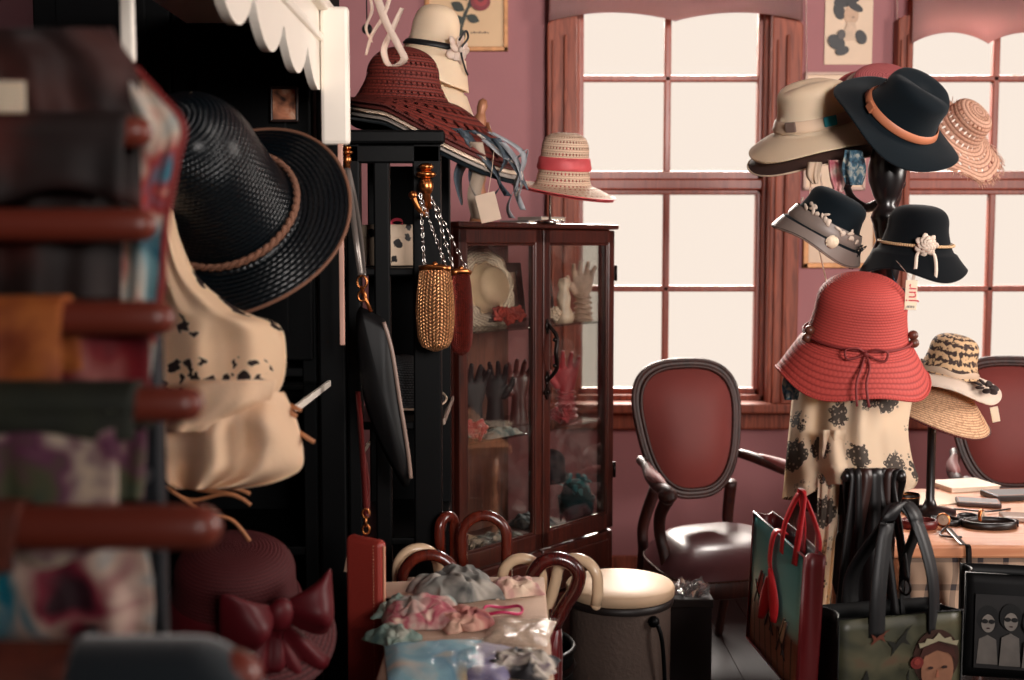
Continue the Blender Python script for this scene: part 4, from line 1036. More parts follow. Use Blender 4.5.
# figure ornaments and boxes on the top shelf
def ornament(label, p, prof, m, cat='ornament', name='ornament', bump_=0.0):
    b = MB(); b.lathe(prof, 20, warp=lambda q, a, r, z, L: q + V((bump_ * sin(3 * a + z * 60), bump_ * cos(2 * a + z * 80), 0))); o = b.build(name, m, at=p); return tag(o, label, cat)
m_ivory = mat('ivory_china', (190, 168, 146), rough=.4, var=.2, vscale=30); m_dkfr = mat('dark_frame_wood', (34, 18, 14), rough=.4); m_redfl = mat('rust_silk_flower', (150, 52, 40), rough=.7, var=.4, vscale=40)
def frame_pic(label, p, rz, w, hgt, img, tilt=-8, fw=.014, fm=m_dkfr, name='framed_picture'):
    o = thing(name, label, 'picture', p, (R(tilt), 0, rz)); b = MB()
    for a_, c_ in (((-w / 2, 0, 0), (w / 2, .012, fw)), ((-w / 2, 0, hgt - fw), (w / 2, .012, hgt)), ((-w / 2, 0, 0), (-w / 2 + fw, .012, hgt)), ((w / 2 - fw, 0, 0), (w / 2, .012, hgt))): b.box(a_, c_, .003)
    b.build('frame', fm, o); MB().box((-w / 2 + .004, .004, .004), (w / 2 - .004, .010, hgt - .004), 0).build('print', img, o); return o
m_oldphoto = patches('brown_photo_print', [(40, 26, 22), (96, 66, 54), (180, 150, 128)], scale=18, trans=0, seed=5)
frame_pic('small dark framed photograph leaning on the top glass shelf, right door', CM @ V((.60, .145, Z2)), CR + R(15), .09, .17, m_oldphoto)
frame_pic('larger dark framed photograph behind left door beside centre stile', CM @ V((.51, .22, Z2)), CR, .12, .19, m_oldphoto, fw=.03)
ornament('ivory china figure on the top glass shelf left of the lace glove', CM @ V((.575, .075, Z2)), [(0, 0), (.03, 0), (.032, .02), (.018, .05), (.026, .08), (.014, .105), (.018, .12), (.012, .138), (0, .142)], m_ivory, bump_=.003, name='china_figure')
def bouquet(label, p, s, m, n=9, name='silk_flowers', cat='silk flowers', leaf=None):
    o = thing(name, label, cat, p); b = MB()
    for k in range(n):
        M = Matrix.Translation(V((rnd.uniform(-1, 1) * s, rnd.uniform(-.6, .6) * s, .022 + rnd.uniform(.1, .9) * s * .8))) @ Matrix.Rotation(rnd.uniform(-.6, .6), 4, 'X') @ Matrix.Rotation(rnd.uniform(-.8, .8), 4, 'Z')
        flower_geo(b, M, rnd.uniform(.5, .8), 5, 2)
        b.tube([M @ V((0, 0, 0)), V((0, 0, .002))], .002, 5)
    b.build('blossoms', m, o); return o
bouquet('cluster of rust silk flowers on the top shelf under the lace hat', cw(508, 338, .10, Z2), .035, m_redfl)
bouquet('small pale silk blossoms beside the china figure on the top shelf', cw(556, 330, .06, Z2), .018, m_ivory, 5)
bouquet('cluster of red silk blossoms at left end of the lower glass shelf', cw(473, 432, .07, Z1), .022, m_rdglove, 7)
bouquet('dark red silk flowers at the foot of the crimson glove', cw(560, 425, .06, Z1), .03, m_rdglove, 8)
def crumple(name, label, cat, p, size, m, rot=0, seed=1.0, amp=.3, freq=3.0, t=None, group=None, n=30, fold=.5):
    """soft folded heap of cloth"""
    rows = []
    for i in range(n + 1):
        row = []
        for j in range(n + 1):
            u, v = i / n * 2 - 1, j / n * 2 - 1; e = (1 - abs(u) ** 4) * (1 - abs(v) ** 4); q = MN.noise_vector(V((u * freq, v * freq, seed)))
            rg = 1 - abs(MN.noise(V((u * freq * 1.4, v * freq * 1.4, seed + 5)))) * 2.2
            row.append(V(((u + q.x * amp * .6) * size[0] / 2, (v + q.y * amp * .6) * size[1] / 2, max(0.0, e * (size[2] * (.45 + fold * rg * .6 + .3 * q.z))) + .001)))
        rows.append(row)
    b = MB(); b.grid(rows, uv=lambda i, j: (i / n * size[0], j / n * size[1]))
    o = b.build(name, m, at=p, rot=(0, 0, rot), mods=[SOL(.0015, 1), SUB(1)]); return tag(o, label, cat, group)
m_teal = mat('teal_feathers', (52, 120, 128), rough=.6, trans=.2, var=.4, vscale=60)
# black cap, teal feather hat, lace on the cabinet floor
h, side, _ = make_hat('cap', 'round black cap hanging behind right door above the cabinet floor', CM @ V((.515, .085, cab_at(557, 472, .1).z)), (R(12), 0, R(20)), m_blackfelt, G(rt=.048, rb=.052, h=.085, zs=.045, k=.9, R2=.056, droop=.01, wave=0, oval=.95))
MB().lathe([(0, -(h.location.z - Z0)), (.03, -(h.location.z - Z0)), (.03, -(h.location.z - Z0) + .006), (.006, -(h.location.z - Z0) + .01), (.006, .06), (0, .062)], 18).build('stand', m_black, h)
fo = CM @ V((.65, .078, Z0)); o = thing('feather_hat', 'hat of teal and pale blue feathers on a stand behind the right door', 'hat', fo)
MB().lathe([(0, 0), (.04, 0), (.04, .008), (.008, .014), (.008, .12), (0, .122)], 20).build('stand', m_black, o)
b = MB(); hat_geo(b, **G(rt=.042, rb=.048, h=.055, zs=.03, k=.9, R2=.058, droop=.01, wave=.004, wn=4)); b.xf(Matrix.Translation((0, 0, .11))); b.build('hat_body', mat('deep_teal_felt', (18, 52, 58), rough=.9), o, mods=[SOL(.003)])
for k in range(34):
    a = rnd.uniform(0, 2 * pi); r0 = rnd.uniform(.01, .034); p0 = V((r0 * cos(a), r0 * sin(a), .12 + rnd.uniform(0, .04))); d = V((cos(a), sin(a), rnd.uniform(.1, 1.6))).normalized(); L_ = rnd.uniform(.02, .034); b = MB() if k == 0 else b
    s_ = d.cross(V((0, 0, 1))).normalized()
    pts = bez([p0, p0 + d * L_ * .5 + V((0, 0, .012)), p0 + d * L_ + V((0, 0, rnd.uniform(-.02, .006)))], 5); kk = len(pts)
    b.grid([[q - s_ * .008 * sin(pi * (i + .4) / kk), q + V((0, 0, .003)), q + s_ * .008 * sin(pi * (i + .4) / kk)] for i, q in enumerate(pts)])
b.build('feathers', m_teal, o)
m_bluenet = patches('blue_grey_netting', [(22, 26, 30), (60, 74, 82), (150, 150, 146)], scale=30, trans=.2, seed=9)
crumple('veil', 'crumpled blue grey veil on the cabinet floor behind right door', 'veil', CM @ V((.60, .22, Z0)), (.12, .14, .05), m_bluenet, CR, 3)
crumple('veil', 'crumpled pale grey veil on the cabinet floor behind left door', 'veil', cw(500, 546, .12, Z0), (.2, .18, .055), patches('grey_netting', [(40, 38, 38), (96, 88, 84), (176, 160, 146)], scale=26, trans=.2, seed=4), CR, 7)
crumple('scarf', 'folded grey and teal scarf on the lower glass shelf behind left door', 'scarf', cw(500, 432, .055, Z1), (.16, .055, .03), patches('grey_teal_cloth', [(30, 44, 46), (84, 96, 94), (150, 140, 130)], scale=22, trans=.1, seed=8), CR, 11)
bx_ = cw(515, 470, .12); 
# ------------------------------------------------------------------ low display table with scarves in plastic sleeves
TZ = .785
tx0, tx1, ty0, ty1 = at(382, 600, 1.86).x, at(546, 640, 2.1).x, 1.70, 2.37
to = V(((tx0 + tx1) / 2, (ty0 + ty1) / 2, 0)); TB = thing('display_table', 'low table with pale cloth top holding folded scarves, bottom centre', 'table', to)
hw, hd = (tx1 - tx0) / 2, (ty1 - ty0) / 2
b = MB(); b.box((-hw, -hd, TZ - .03), (hw, hd, TZ - .002), .004); b.build('tabletop', m_cab, TB)
b = MB(); rows = []
N = 40
def clothz(x, y): return 0
ring = []
for i in range(N * 4):
    q = i / (N * 4) * 4; s_ = int(q); f = q - s_
    ring.append([(lerp(-1, 1, f), -1), (1, lerp(-1, 1, f)), (lerp(1, -1, f), 1), (-1, lerp(1, -1, f))][s_])
for z, g_ in ((TZ - .001, 0.0), (TZ, .5), (TZ + .0005, .97), (TZ - .004, 1.0), (TZ - .06, 1.012), (TZ - .16, 1.02), (TZ - .28, 1.03)):
    row = []
    for i, (x, y) in enumerate(ring):
        wv = .012 * sin(i * .55) * max(0, (TZ - z) / .28) if g_ > 1 else 0
        row.append(V((x * (hw + .004) * g_ + x * wv, y * (hd + .004) * g_ + y * wv, z)))
    rows.append(row)
b.grid(rows, close_v=True); b.build('table_cloth', mat('ecru_cloth', (190, 160, 138), rough=.8, bump=.3, bscale=200), TB)
for sx in (-1, 1):
    for sy in (-1, 1): MB().box((sx * hw - sx * .05 - .02, sy * hd - sy * .05 - .02, 0), (sx * hw - sx * .05 + .02, sy * hd - sy * .05 + .02, TZ - .03), .004).build('leg', m_cab, TB)
m_blueprint = patches('pale_blue_print', [(226, 218, 206), (150, 200, 214), (112, 164, 190), (226, 204, 160)], scale=9, trans=0, seed=2)
m_violetprint = patches('violet_print', [(80, 72, 120), (150, 146, 186), (206, 200, 210), (120, 156, 186)], scale=12, trans=0, seed=6)
m_greytulle = patches('grey_tulle', [(70, 72, 70), (130, 128, 122), (186, 178, 166)], scale=22, trans=.1, seed=12)
m_tealpink = patches('teal_pink_silk', [(40, 88, 92), (150, 168, 160), (206, 170, 160), (170, 70, 88), (222, 196, 176)], scale=14, trans=.1, seed=20)
m_pinkloop = mat('magenta_cord', (190, 40, 90), rough=.4)
def film(name):
    n = NT(name); n.t.nodes.remove(n.b); tr = n.n('ShaderNodeBsdfTransparent'); gl = n.n('ShaderNodeBsdfGlossy'); gl.inputs['Roughness'].default_value = .12
    no = n.n('ShaderNodeTexNoise'); no.inputs['Scale'].default_value = 18; no.inputs['Detail'].default_value = 4; no.inputs['Distortion'].default_value = 1.5; n.l(n.coord('Object'), no.inputs['Vector'])
    bp = n.n('ShaderNodeBump'); bp.inputs['Strength'].default_value = .9; bp.inputs['Distance'].default_value = .01; n.l(no.outputs[0], bp.inputs['Height']); n.l(bp.outputs[0], gl.inputs['Normal'])
    mx = n.n('ShaderNodeMixShader'); mx.inputs[0].default_value = .14; n.l(tr.outputs[0], mx.inputs[1]); n.l(gl.outputs[0], mx.inputs[2]); n.l(mx.outputs[0], n.out.inputs[0]); return n.m
m_film = film('clear_plastic_film')
def tt(px, py, dz=0.0):
    """point on the table top seen at the pixel"""
    a = at(px, py, 1.0); o_ = V((0, 0, EYE)); d = a - o_; t = (TZ + dz - EYE) / d.z; return o_ + d * t
def sleeve(label, px, py, w, d, rz, m, dz=0.0, ht=.014, name='packed_scarf'):
    o = thing(name, label, 'scarf', tt(px, py, dz) , rz); b = MB(); n_ = 14; rows = []
    for i in range(n_ + 1):
        for_ = []
        for j in range(n_ + 1):
            u, v = i / n_ * 2 - 1, j / n_ * 2 - 1; e = (1 - abs(u) ** 6) * (1 - abs(v) ** 6)
            for_.append(V((u * w / 2, v * d / 2, .002 + ht * e * (.8 + .3 * MN.noise(V((u * 3, v * 3, px)))))))
        rows.append(for_)
    b.grid(rows); b.grid([[V((p.x, p.y, .001)) for p in r] for r in rows], flip=True); b.build('folded_cloth', m, o)
    b = MB(); b.grid([[V((p.x * 1.05, p.y * 1.05, p.z + .003 + .003 * MN.noise(p * 40))) for p in r] for r in rows]); b.build('plastic_sleeve', m_film, o); return o
sleeve('pale blue printed scarf folded in plastic, frontmost on the low table', 438, 662, .165, .18, R(8), m_blueprint, 0.001, .016)
sleeve('violet scarf folded in plastic, right of the pale blue one', 487, 664, .12, .16, R(-24), m_violetprint, .001, .014)
sleeve('cream lace handkerchief folded in plastic at the right edge of low table', 519, 634, .11, .15, R(-10), mat('cream_lace_cloth', (204, 178, 154), rough=.8, var=.2, vscale=80), .001, .010)
crumple('scarf', 'grey tulle scarf heaped at the back of low table before the umbrella handles', 'scarf', tt(455, 594, .0), (.16, .13, .065), m_greytulle, .3, 2, .35, 2.6)
crumple('scarf', 'teal and pink silk scarf bundled in the middle of low table', 'scarf', tt(424, 620, .0), (.14, .12, .05), m_tealpink, .1, 9, .35, 2.6)
crumple('scarf', 'grey striped scarf bundled left of the cream card on low table', 'scarf', tt(398, 614, .0), (.07, .09, .035), patches('green_grey_print', [(60, 84, 80), (120, 140, 130), (190, 176, 160)], scale=18, trans=.1, seed=31), -.3, 21, .35, 2.6)
crumple('scarf', 'rose and rust scarf bundled right of the teal one on low table', 'scarf', tt(464, 624, .0), (.10, .09, .035), patches('rose_rust_print', [(120, 40, 50), (190, 120, 110), (214, 180, 156)], scale=18, trans=.1, seed=33), .4, 27, .35, 2.6)
crumple('scarf', 'small green grey scarf in front of the teal and pink bundle, low table left', 'scarf', tt(392, 640, .0), (.07, .08, .03), MATS['green_grey_print'], .9, 41, .35, 2.6)
crumple('scarf', 'black and white printed scarf at the front right corner of low table', 'scarf', tt(520, 668, .0), (.11, .10, .03), patches('black_white_print', [(20, 20, 24), (60, 60, 64), (200, 190, 176), (90, 70, 90)], scale=24, trans=0, seed=77), -.4, 47, .35, 2.6)
crumple('scarf', 'cream and rose scarf behind the magenta hair band at back right of low table', 'scarf', tt(512, 592, .0), (.10, .09, .035), patches('cream_rose_print', [(150, 70, 90), (206, 170, 150), (230, 206, 180)], scale=18, trans=0, seed=79), .4, 53, .35, 2.6)
b = MB(); b.box((-.07, -.05, 0), (.07, .05, .003), .001); o = b.build('price_card', mat('cream_card_stock', (206, 172, 146), rough=.7), at=tt(402, 590, .003), rot=(0, 0, R(12))); tag(o, 'blank cream card lying at the back left of low table', 'card')
b = MB(); b.tube([V((.035 * cos(t), .024 * sin(t), .004 + .003 * sin(3 * t))) for t in [2 * pi * j / 40 for j in range(40)]], .003, 6, closed=True); o = b.build('hair_band', m_pinkloop, at=tt(503, 612, .002)); tag(o, 'magenta loop hair band lying on the low table near umbrella handles', 'hair band')

# ------------------------------------------------------------------ umbrellas in a stand behind the table
m_crookred = wood('glossy_cherry_crook', (66, 18, 12), (120, 44, 28), rough=.15, coat=.9)
m_crookcream = mat('ivory_crook', (232, 200, 164), rough=.25, coat=.5, var=.04)
m_crookdark = wood('dark_cherry_crook', (50, 12, 10), (92, 26, 20), rough=.14, coat=.9)
US = V((at(516, 560, 2.62).x, 2.64, 0)); st_ = thing('umbrella_stand', 'dark cylindrical umbrella stand behind the low table', 'umbrella stand', US)
MB().lathe([(0, .01), (.12, .01), (.125, .02), (.13, .54), (.136, .55), (.130, .56), (.122, .54), (.115, .03), (0, .025)], 40).build('tub', m_black, st_)
MB().lathe([(.131, .50), (.136, .51), (.131, .52)], 40).build('rim_band', m_iron, st_)
def umbrella(label, top, rad, m, Y, facing, ftip=None, lean=0.0, tr=.0122, cloth=(30, 24, 26), group=None, drop=.05, short=False):
    """crook seen with its arch top at pixel top, arch radius rad px at depth Y; facing = +1 crook opens right, -1 left"""
    r = rad * mpp(Y); c = at(top[0], top[1], Y); c.z -= r + tr; shaftx = -facing * r
    o = thing('umbrella', label, 'umbrella', V((c.x, c.y, 0)), 0, group)
    ang = [pi * k / 16 for k in range(17)]
    Mr = Matrix.Rotation(ftip or 0, 4, 'Z')
    arch = [Mr @ V((-facing * r * cos(a), 0, c.z + r * sin(a))) for a in ang]
    sx = Mr @ V((shaftx, 0, 0)); base = sx + V((lean, 0, c.z - .22))
    pts = [base + V((0, 0, 0))] + [lerp(base, arch[0], t) for t in (.5, .85)] + arch + [Mr @ V((facing * r * 1.0, 0, c.z - drop * .5)), Mr @ V((facing * r * .93, 0, c.z - drop))]
    b = MB(); b.tube(pts, tr, 14); b.ball(pts[-1], tr, n=8); b.build('crook_handle', m, o)
    b = MB(); p0 = base; p1 = V((sx.x * .3 + lean * 1.5, .0, .03))
    q = [lerp(p0, p1, t) for t in (0, .03, .1, .35, .7, .93, 1)]
    b.tube(q, [.012, .018, .024, .030, .024, .012, .006], 14)
    b.build('furled_canopy', mat('umbrella_cloth_%d_%d_%d' % cloth, cloth, rough=.6), o)
    MB().tube([p0 + V((0, 0, .02)), p0 - V((0, 0, .02))], tr * 1.35, 12).build('collar', m_brass, o); return o
UG = 'crook handled umbrellas in the stand'
umbrella('reddish crook umbrella handle seen edge-on, farthest back and left of the tall arch', (447, 511), 11, m_crookred, 2.60, -1, R(50), group=UG)
umbrella('tall reddish crook umbrella handle opening left, centre of stand', (484, 510), 23, m_crookred, 2.58, -1, group=UG, drop=.06)
umbrella('ivory crook umbrella behind the low dark crook at left of stand', (418, 543), 21, m_crookcream, 2.50, -1, R(12), group=UG, lean=.05)
umbrella('low dark cherry crook umbrella at the left of the stand', (429, 549), 28, m_crookred, 2.45, 1, group=UG, lean=.05, drop=.03)
umbrella('ivory crook umbrella handle between the tall arch and the big dark crook', (522, 553), 20, m_crookcream, 2.56, 1, group=UG, lean=-.02)
umbrella('ivory crook umbrella handle directly behind the big dark crook', (577, 553), 22, m_crookcream, 2.52, 1, R(-20), group=UG, lean=-.05)
# big dark crook in front, leaning in a loop of the table side
r = 25 * mpp(2.5); c = at(556, 553, 2.5); c.z -= r + .012; o = thing('umbrella', 'big glossy dark cherry crook umbrella with red cloth, frontmost right of low table', 'umbrella', V((c.x, c.y, 0)), 0, UG)
b = MB(); arch = [V((-r * cos(pi - a), 0, c.z + r * sin(a))) for a in [pi * k / 16 for k in range(17)]]
sh_ = [V((at(x, 600, 2.5).x - c.x, 0, at(0, y, 2.5).z)) for x, y in ((545, 642), (553, 628), (566, 604), (576, 588))]
b.tube(bez(sh_ + arch[2::3] + [V((-r * 1.02, 0, c.z - .012)), V((-r * .9, 0, c.z - .028))], 5), .0155, 16); b.ball((-r * .9, 0, c.z - .028), .0155, n=8); b.build('crook_handle', m_crookdark, o)
m_redcloth = mat('scarlet_umbrella_cloth', (110, 16, 18), rough=.35, sheen=.4)
b = MB(); p0 = sh_[1]; q = [p0, p0 + V((-.006, 0, -.02)), p0 + V((-.012, 0, -.06)), p0 + V((-.014, 0, -.2)), p0 + V((-.01, 0, -.4)), V((p0.x, 0, .05)), V((p0.x, 0, .0))]
rows = []
for i, (p, rr) in enumerate(zip(bez(q, 4), [lerp(.016, .03, min(1, k / 8)) if k < 16 else lerp(.03, .006, (k - 16) / 8) for k in range(25)])):
    rows.append([p + V((rr * (1 + .14 * sin(7 * t + i * .12)) * cos(t), rr * (1 + .14 * sin(7 * t + i * .12)) * sin(t), 0)) for t in [2 * pi * j / 36 for j in range(36)]])
b.grid(rows, close_v=True); b.build('furled_canopy', m_redcloth, o)
b = MB()
for k in range(7):
    a = 2 * pi * k / 7; pp = p0 + V((.015 * cos(a), .015 * sin(a), .0)); b.tube([pp, pp + V((.004 * cos(a), .004 * sin(a), .03))], .003, 6); b.ball(pp + V((.004 * cos(a), .004 * sin(a), .032)), .004, n=6)
b.build('rib_tips', m_crookdark, o)

# ------------------------------------------------------------------ round hatbox / drum with cream lid, and plastic, beside the armchair
DY = 3.3; dz_ = at(620, 583, DY); do = V((dz_.x, DY, 0)); o = thing('round_box', 'large round grey box with thick cream lid, between cabinet and armchair', 'box', do)
zt = dz_.z; rr = 53 * mpp(DY)
MB().lathe([(0, .0), (rr * .96, .0), (rr * .97, .01), (rr * .97, zt - .04)], 48).build('box_body', mat('grey_wicker', (88, 72, 64), rough=.8, bump=.6, bscale=90, var=.2), o)
MB().lathe([(rr * 1.02, zt - .05), (rr * 1.03, zt - .045), (rr * 1.03, zt - .032), (rr * 1.0, zt - .03)], 48).build('rim_band', mat('dark_braid', (30, 22, 20), rough=.5), o)
MB().lathe([(rr * 1.0, zt - .03), (rr * 1.04, zt - .026), (rr * 1.045, zt - .006), (rr * 1.01, zt + .002), (rr * .5, zt + .004), (0, zt + .004)], 48).build('lid', mat('cream_padded_lid', (206, 174, 142), rough=.6, var=.03), o)
b = MB(); b.tube(bez([V((rr * .55, -rr * .86, zt - .06)), V((rr * .7, -rr * .95, zt - .12)), V((rr * .8, -rr * .78, zt - .3)), V((rr * .85, -rr * .6, .1))], 5), .006, 8); b.ball((rr * .55, -rr * .88, zt - .07), .016); b.build('carry_strap', m_black, o)
def crinkle(label, p, s, seed):
    b = MB(); n_ = 16; rows = []
    for i in range(n_ + 1):
        rows.append([V(((i / n_ - .5) * s[0], (j / n_ - .5) * s[1], 0)) + V((MN.noise(V((i * .9, j * .9, seed))) * s[0] * .25, MN.noise(V((i * .9, j * .8, seed + 9))) * s[1] * .3, abs(MN.noise(V((i * .7, j * .7, seed + 3)))) * s[2] * 2)) for j in range(n_ + 1)])
    b.grid(rows, smooth=False); o = b.build('plastic_wrap', m_wrap, at=p); return tag(o, label, 'plastic wrap')
n = NT('crinkled_cellophane'); n.t.nodes.remove(n.b); tr = n.n('ShaderNodeBsdfTransparent'); gl = n.n('ShaderNodeBsdfGlossy'); gl.inputs['Roughness'].default_value = .1
mx = n.n('ShaderNodeMixShader'); mx.inputs[0].default_value = .45; n.l(tr.outputs[0], mx.inputs[1]); n.l(gl.outputs[0], mx.inputs[2]); n.l(mx.outputs[0], n.out.inputs[0]); m_wrap = n.m
# low side shelf the cellophane lies on
bs = V((at(600, 0, 3.12).x, 3.0, 0)); 
q = at(686, 588, 3.45); bx2 = thing('carton', 'dark low carton beside the round box under crinkled cellophane', 'box', V((q.x, q.y + .04, 0)))
b = MB(); b.box((-.07, -.09, 0), (.07, .09, q.z - .025), .005); b.build('carton_body', mat('dark_card', (28, 20, 20), rough=.8), bx2); b = MB(); b.box((-.073, -.093, q.z - .045), (.073, .093, q.z - .018), .004); b.build('lid', mat('dark_card_lid', (36, 26, 24), rough=.7), bx2)
crinkle('crinkled clear cellophane on the carton right of the round box', V((q.x, q.y + .02, q.z - .018)), (.12, .12, .03), 3)
# ------------------------------------------------------------------ display bust with printed scarf under the coral hat
BY = 2.60; bo = V((at(856, 0, BY).x, BY, 0)); BU = thing('display_bust', 'dark display bust on a pole, carrying the coral hat', 'mannequin', bo)
hz = at(0, 350, BY).z
MB().lathe([(0, 0), (.11, 0), (.112, .012), (.03, .03), (.015, .05), (.015, hz - .36), (.02, hz - .35), (0, hz - .34)], 32).build('base', m_tree, BU)
m_bust = mat('charcoal_jersey', (26, 22, 24), rough=.9)
MB().lathe([(0, hz - .36), (.10, hz - .35), (.125, hz - .30), (.13, hz - .24), (.11, hz - .18), (.05, hz - .13), (.042, hz - .09), (.05, hz - .06), (.07, hz - .02), (.078, hz + .04), (.07, hz + .09), (.04, hz + .125), (0, hz + .13)], 36, warp=lambda p, a, r, z, L: V((p.x, p.y * (.62 if z < hz - .12 else 1), p.z))).build('torso', m_bust, BU)
n = NT('paisley_scarf'); uv = n.n('ShaderNodeUVMap'); vo = n.n('ShaderNodeTexVoronoi'); vo.inputs['Scale'].default_value = 12; vo.inputs['Randomness'].default_value = .75; n.l(uv.outputs[0], vo.inputs['Vector'])
no = n.n('ShaderNodeTexVoronoi'); no.inputs['Scale'].default_value = 95; n.l(uv.outputs[0], no.inputs['Vector'])
inside = n.math('LESS_THAN', n.math('ADD', vo.outputs['Distance'], n.math('MULTIPLY', no.outputs['Distance'], .25)), .56)
pet = n.math('GREATER_THAN', no.outputs['Distance'], .26)
c_ = n.mix(n.math('MULTIPLY', inside, n.math('ADD', n.math('MULTIPLY', pet, .5), .42)), lin((232, 208, 180)), lin((36, 26, 28)))
n.setp(Base_Color=c_, Roughness=.8); add_trans(n, .35); m_paisley = n.m
def drape(name, label, cat, rows, Y, m, fold=.02, nf=5, seed=0.0, thick=.0015, nx=48, group=None, parent=None, vs=None, bulge=.04, sub=True, hem=0.0):
    """cloth hanging in the plane of Y, outline from pixel rows (y, xl, xr [, dY]); relief from folds, bulging towards the viewer"""
    rr = []; k = len(rows)
    P_ = bez([V((r[1], r[0], r[3] if len(r) > 3 else 0)) for r in rows], 6); Q_ = bez([V((r[2], r[0], r[3] if len(r) > 3 else 0)) for r in rows], 6)
    L = 0; Ls = []
    for i, (p, q) in enumerate(zip(P_, Q_)):
        if i: L += abs(p.y - P_[i - 1].y) * mpp(Y)
        Ls.append(L); row = []
        for j in range(nx + 1):
            f = j / nx; px = lerp(p.x, q.x, f); g = sin(nf * pi * f * 2 + seed + 1.2 * sin(i * .09 + seed)) * fold * (.4 + .6 * i / len(P_)) + MN.noise(V((f * 4, i * .12, seed))) * fold * 1.4
            row.append(at(px, p.y + hem * sin(9 * f + seed) * (i / len(P_)) ** 3, Y + p.z + g - bulge * sin(pi * f)))
        rr.append(row)
    w0 = (rows[0][2] - rows[0][1]) * mpp(Y); w1 = max(r[2] - r[1] for r in rows) * mpp(Y)
    b = MB(); b.grid(rr, uv=lambda i, j: (j / nx * w1 * 1.2, Ls[i] * 1.1))
    o = b.build(name, m, mods=[SOL(thick)])
    rebase(o, at((rows[0][1] + rows[0][2]) / 2, rows[0][0], Y)) 
    if parent is not None: o.location = o.location - parent.location; o.parent = parent
    return tag(o, label, cat, group)
sc_ = drape('scarf', 'cream scarf printed with dark medallions, draped on the bust under coral hat', 'scarf', [(376, 795, 915, .07), (400, 792, 912, .05), (430, 789, 908, 0), (460, 786, 912, -.03), (480, 784, 918, -.03), (492, 782, 914, -.03)], 2.60, m_paisley, fold=.022, nf=4, seed=1.0, bulge=.15, hem=9)
b = MB(); 
drape('scarf_end', None, None, [(430, 820, 846), (480, 818, 840), (530, 816, 836), (580, 812, 832), (640, 806, 826)], 2.46, m_paisley, fold=.010, nf=2, seed=4, bulge=.01, parent=sc_)
drape('scarf_end', None, None, [(372, 786, 802), (386, 782, 800), (400, 785, 798)], 2.60, patches('blue_dot_scarf', [(20, 34, 50), (70, 110, 130), (220, 210, 190)], scale=60, seed=2), fold=.006, nf=2, seed=4, bulge=.01, parent=sc_)

# ------------------------------------------------------------------ straw hats on a stand on the table
RZ = .70; RX0, RX1, RY0, RY1 = .935, 1.98, 2.95, 3.66
rt_o = V(((RX0 + RX1) / 2, (RY0 + RY1) / 2, 0)); RT = thing('wooden_table', 'pale orange-brown wooden table with belts and watches, at right', 'table', rt_o)
hx_, hy_ = (RX1 - RX0) / 2, (RY1 - RY0) / 2
m_tabwood = wood('honey_table_wood', (196, 124, 88), (226, 160, 120), rough=.35, axis='x', scale=2)
b = MB(); b.box((-hx_, -hy_, RZ - .032), (hx_, hy_, RZ), .006); b.build('tabletop', m_tabwood, RT)
b = MB(); b.box((-hx_ + .05, -hy_ + .05, RZ - .11), (hx_ - .05, -hy_ + .07, RZ - .032), .003); b.box((-hx_ + .05, hy_ - .07, RZ - .11), (hx_ - .05, hy_ - .05, RZ - .032), .003); b.build('apron', m_tabwood, RT)
for sx in (-1, 1):
    for sy in (-1, 1):
        b = MB(); b.lathe([(0, 0), (.018, 0), (.026, .1), (.03, .5), (.022, .54), (.032, .57), (.034, RZ - .032), (0, RZ - .032)], 16); b.xf(Matrix.Translation((sx * (hx_ - .07), sy * (hy_ - .07), 0))); b.build('leg', m_tabwood, RT)
hs = V((at(944, 0, 3.32).x, 3.32, RZ)); HS = thing('hat_stand', 'small dark wooden hat stand on the table under the straw hats', 'hat stand', hs)
topz = at(0, 384, 3.30).z - RZ
MB().lathe([(0, 0), (.07, 0), (.07, .01), (.02, .02), (.012, .04), (.012, topz), (.03, topz + .02), (.03, topz + .04), (0, topz + .05)], 24).build('pole', m_tree, HS)
h, side, _ = make_hat('straw_hat', 'natural straw hat with dark-edged drooping brim, lower of the pair on the table stand', at(944, 392, 3.30), (R(8), R(10), R(0)), straw('rough_straw', (234, 190, 150), (160, 112, 82), pitch=.0045, bump=1.0, speck=.5),
    G(rt=.052, rb=.062, h=.085, zs=.05, k=.7, R2=.145, droop=.080, dpow=1.1, wave=.012, wn=2, wph=.5), rim=(m_darkred, .003))
n = NT('tan_black_weave'); uv = n.n('ShaderNodeUVMap'); no = n.n('ShaderNodeTexNoise'); no.inputs['Scale'].default_value = 90; no.inputs['Detail'].default_value = 1; n.l(uv.outputs[0], no.inputs['Vector']); sp = n.n('ShaderNodeSeparateXYZ'); n.l(uv.outputs[0], sp.inputs[0])
wv = n.math('SINE', n.math('MULTIPLY', sp.outputs[1], 260)); n.setp(Base_Color=n.ramp(n.math('ADD', n.math('MULTIPLY', wv, .12), no.outputs[0]), [(.44, lin((62, 44, 38))), (.54, lin((214, 176, 134)))]), Roughness=.8); n.bump(no.outputs[0], .8, .003)
h, side, _ = make_hat('straw_hat', 'straw hat with black flecked crown and white brim, upper one on the table stand', at(948, 374, 3.30), (R(8), R(10), R(0)), n.m,
    G(rt=.066, rb=.078, h=.112, zs=.06, k=.7, R2=.082, droop=0, wave=0), t=.002)
b = MB(); b.lathe([(.078, .003), (.10, -.004), (.128, -.016), (.150, -.030)], 72, warp=lambda p, a, r, z, L: V((p.x, p.y * .9, p.z + .012 * sin(3 * a + 1) * (r - .07) / .07)))
b.build('white_brim', mat('white_cotton', (226, 206, 188), rough=.8, var=.04, trans=.1), h, mods=[SOL(.003)])
b = MB(); flower_geo(b, Matrix.Translation((.07, -.10, .0)) @ Matrix.Rotation(R(-70), 4, 'X'), 1.0, 7, 1); b.build('dark_leaf_trim', mat('dark_brown_leaf', (44, 28, 24), rough=.7), h)
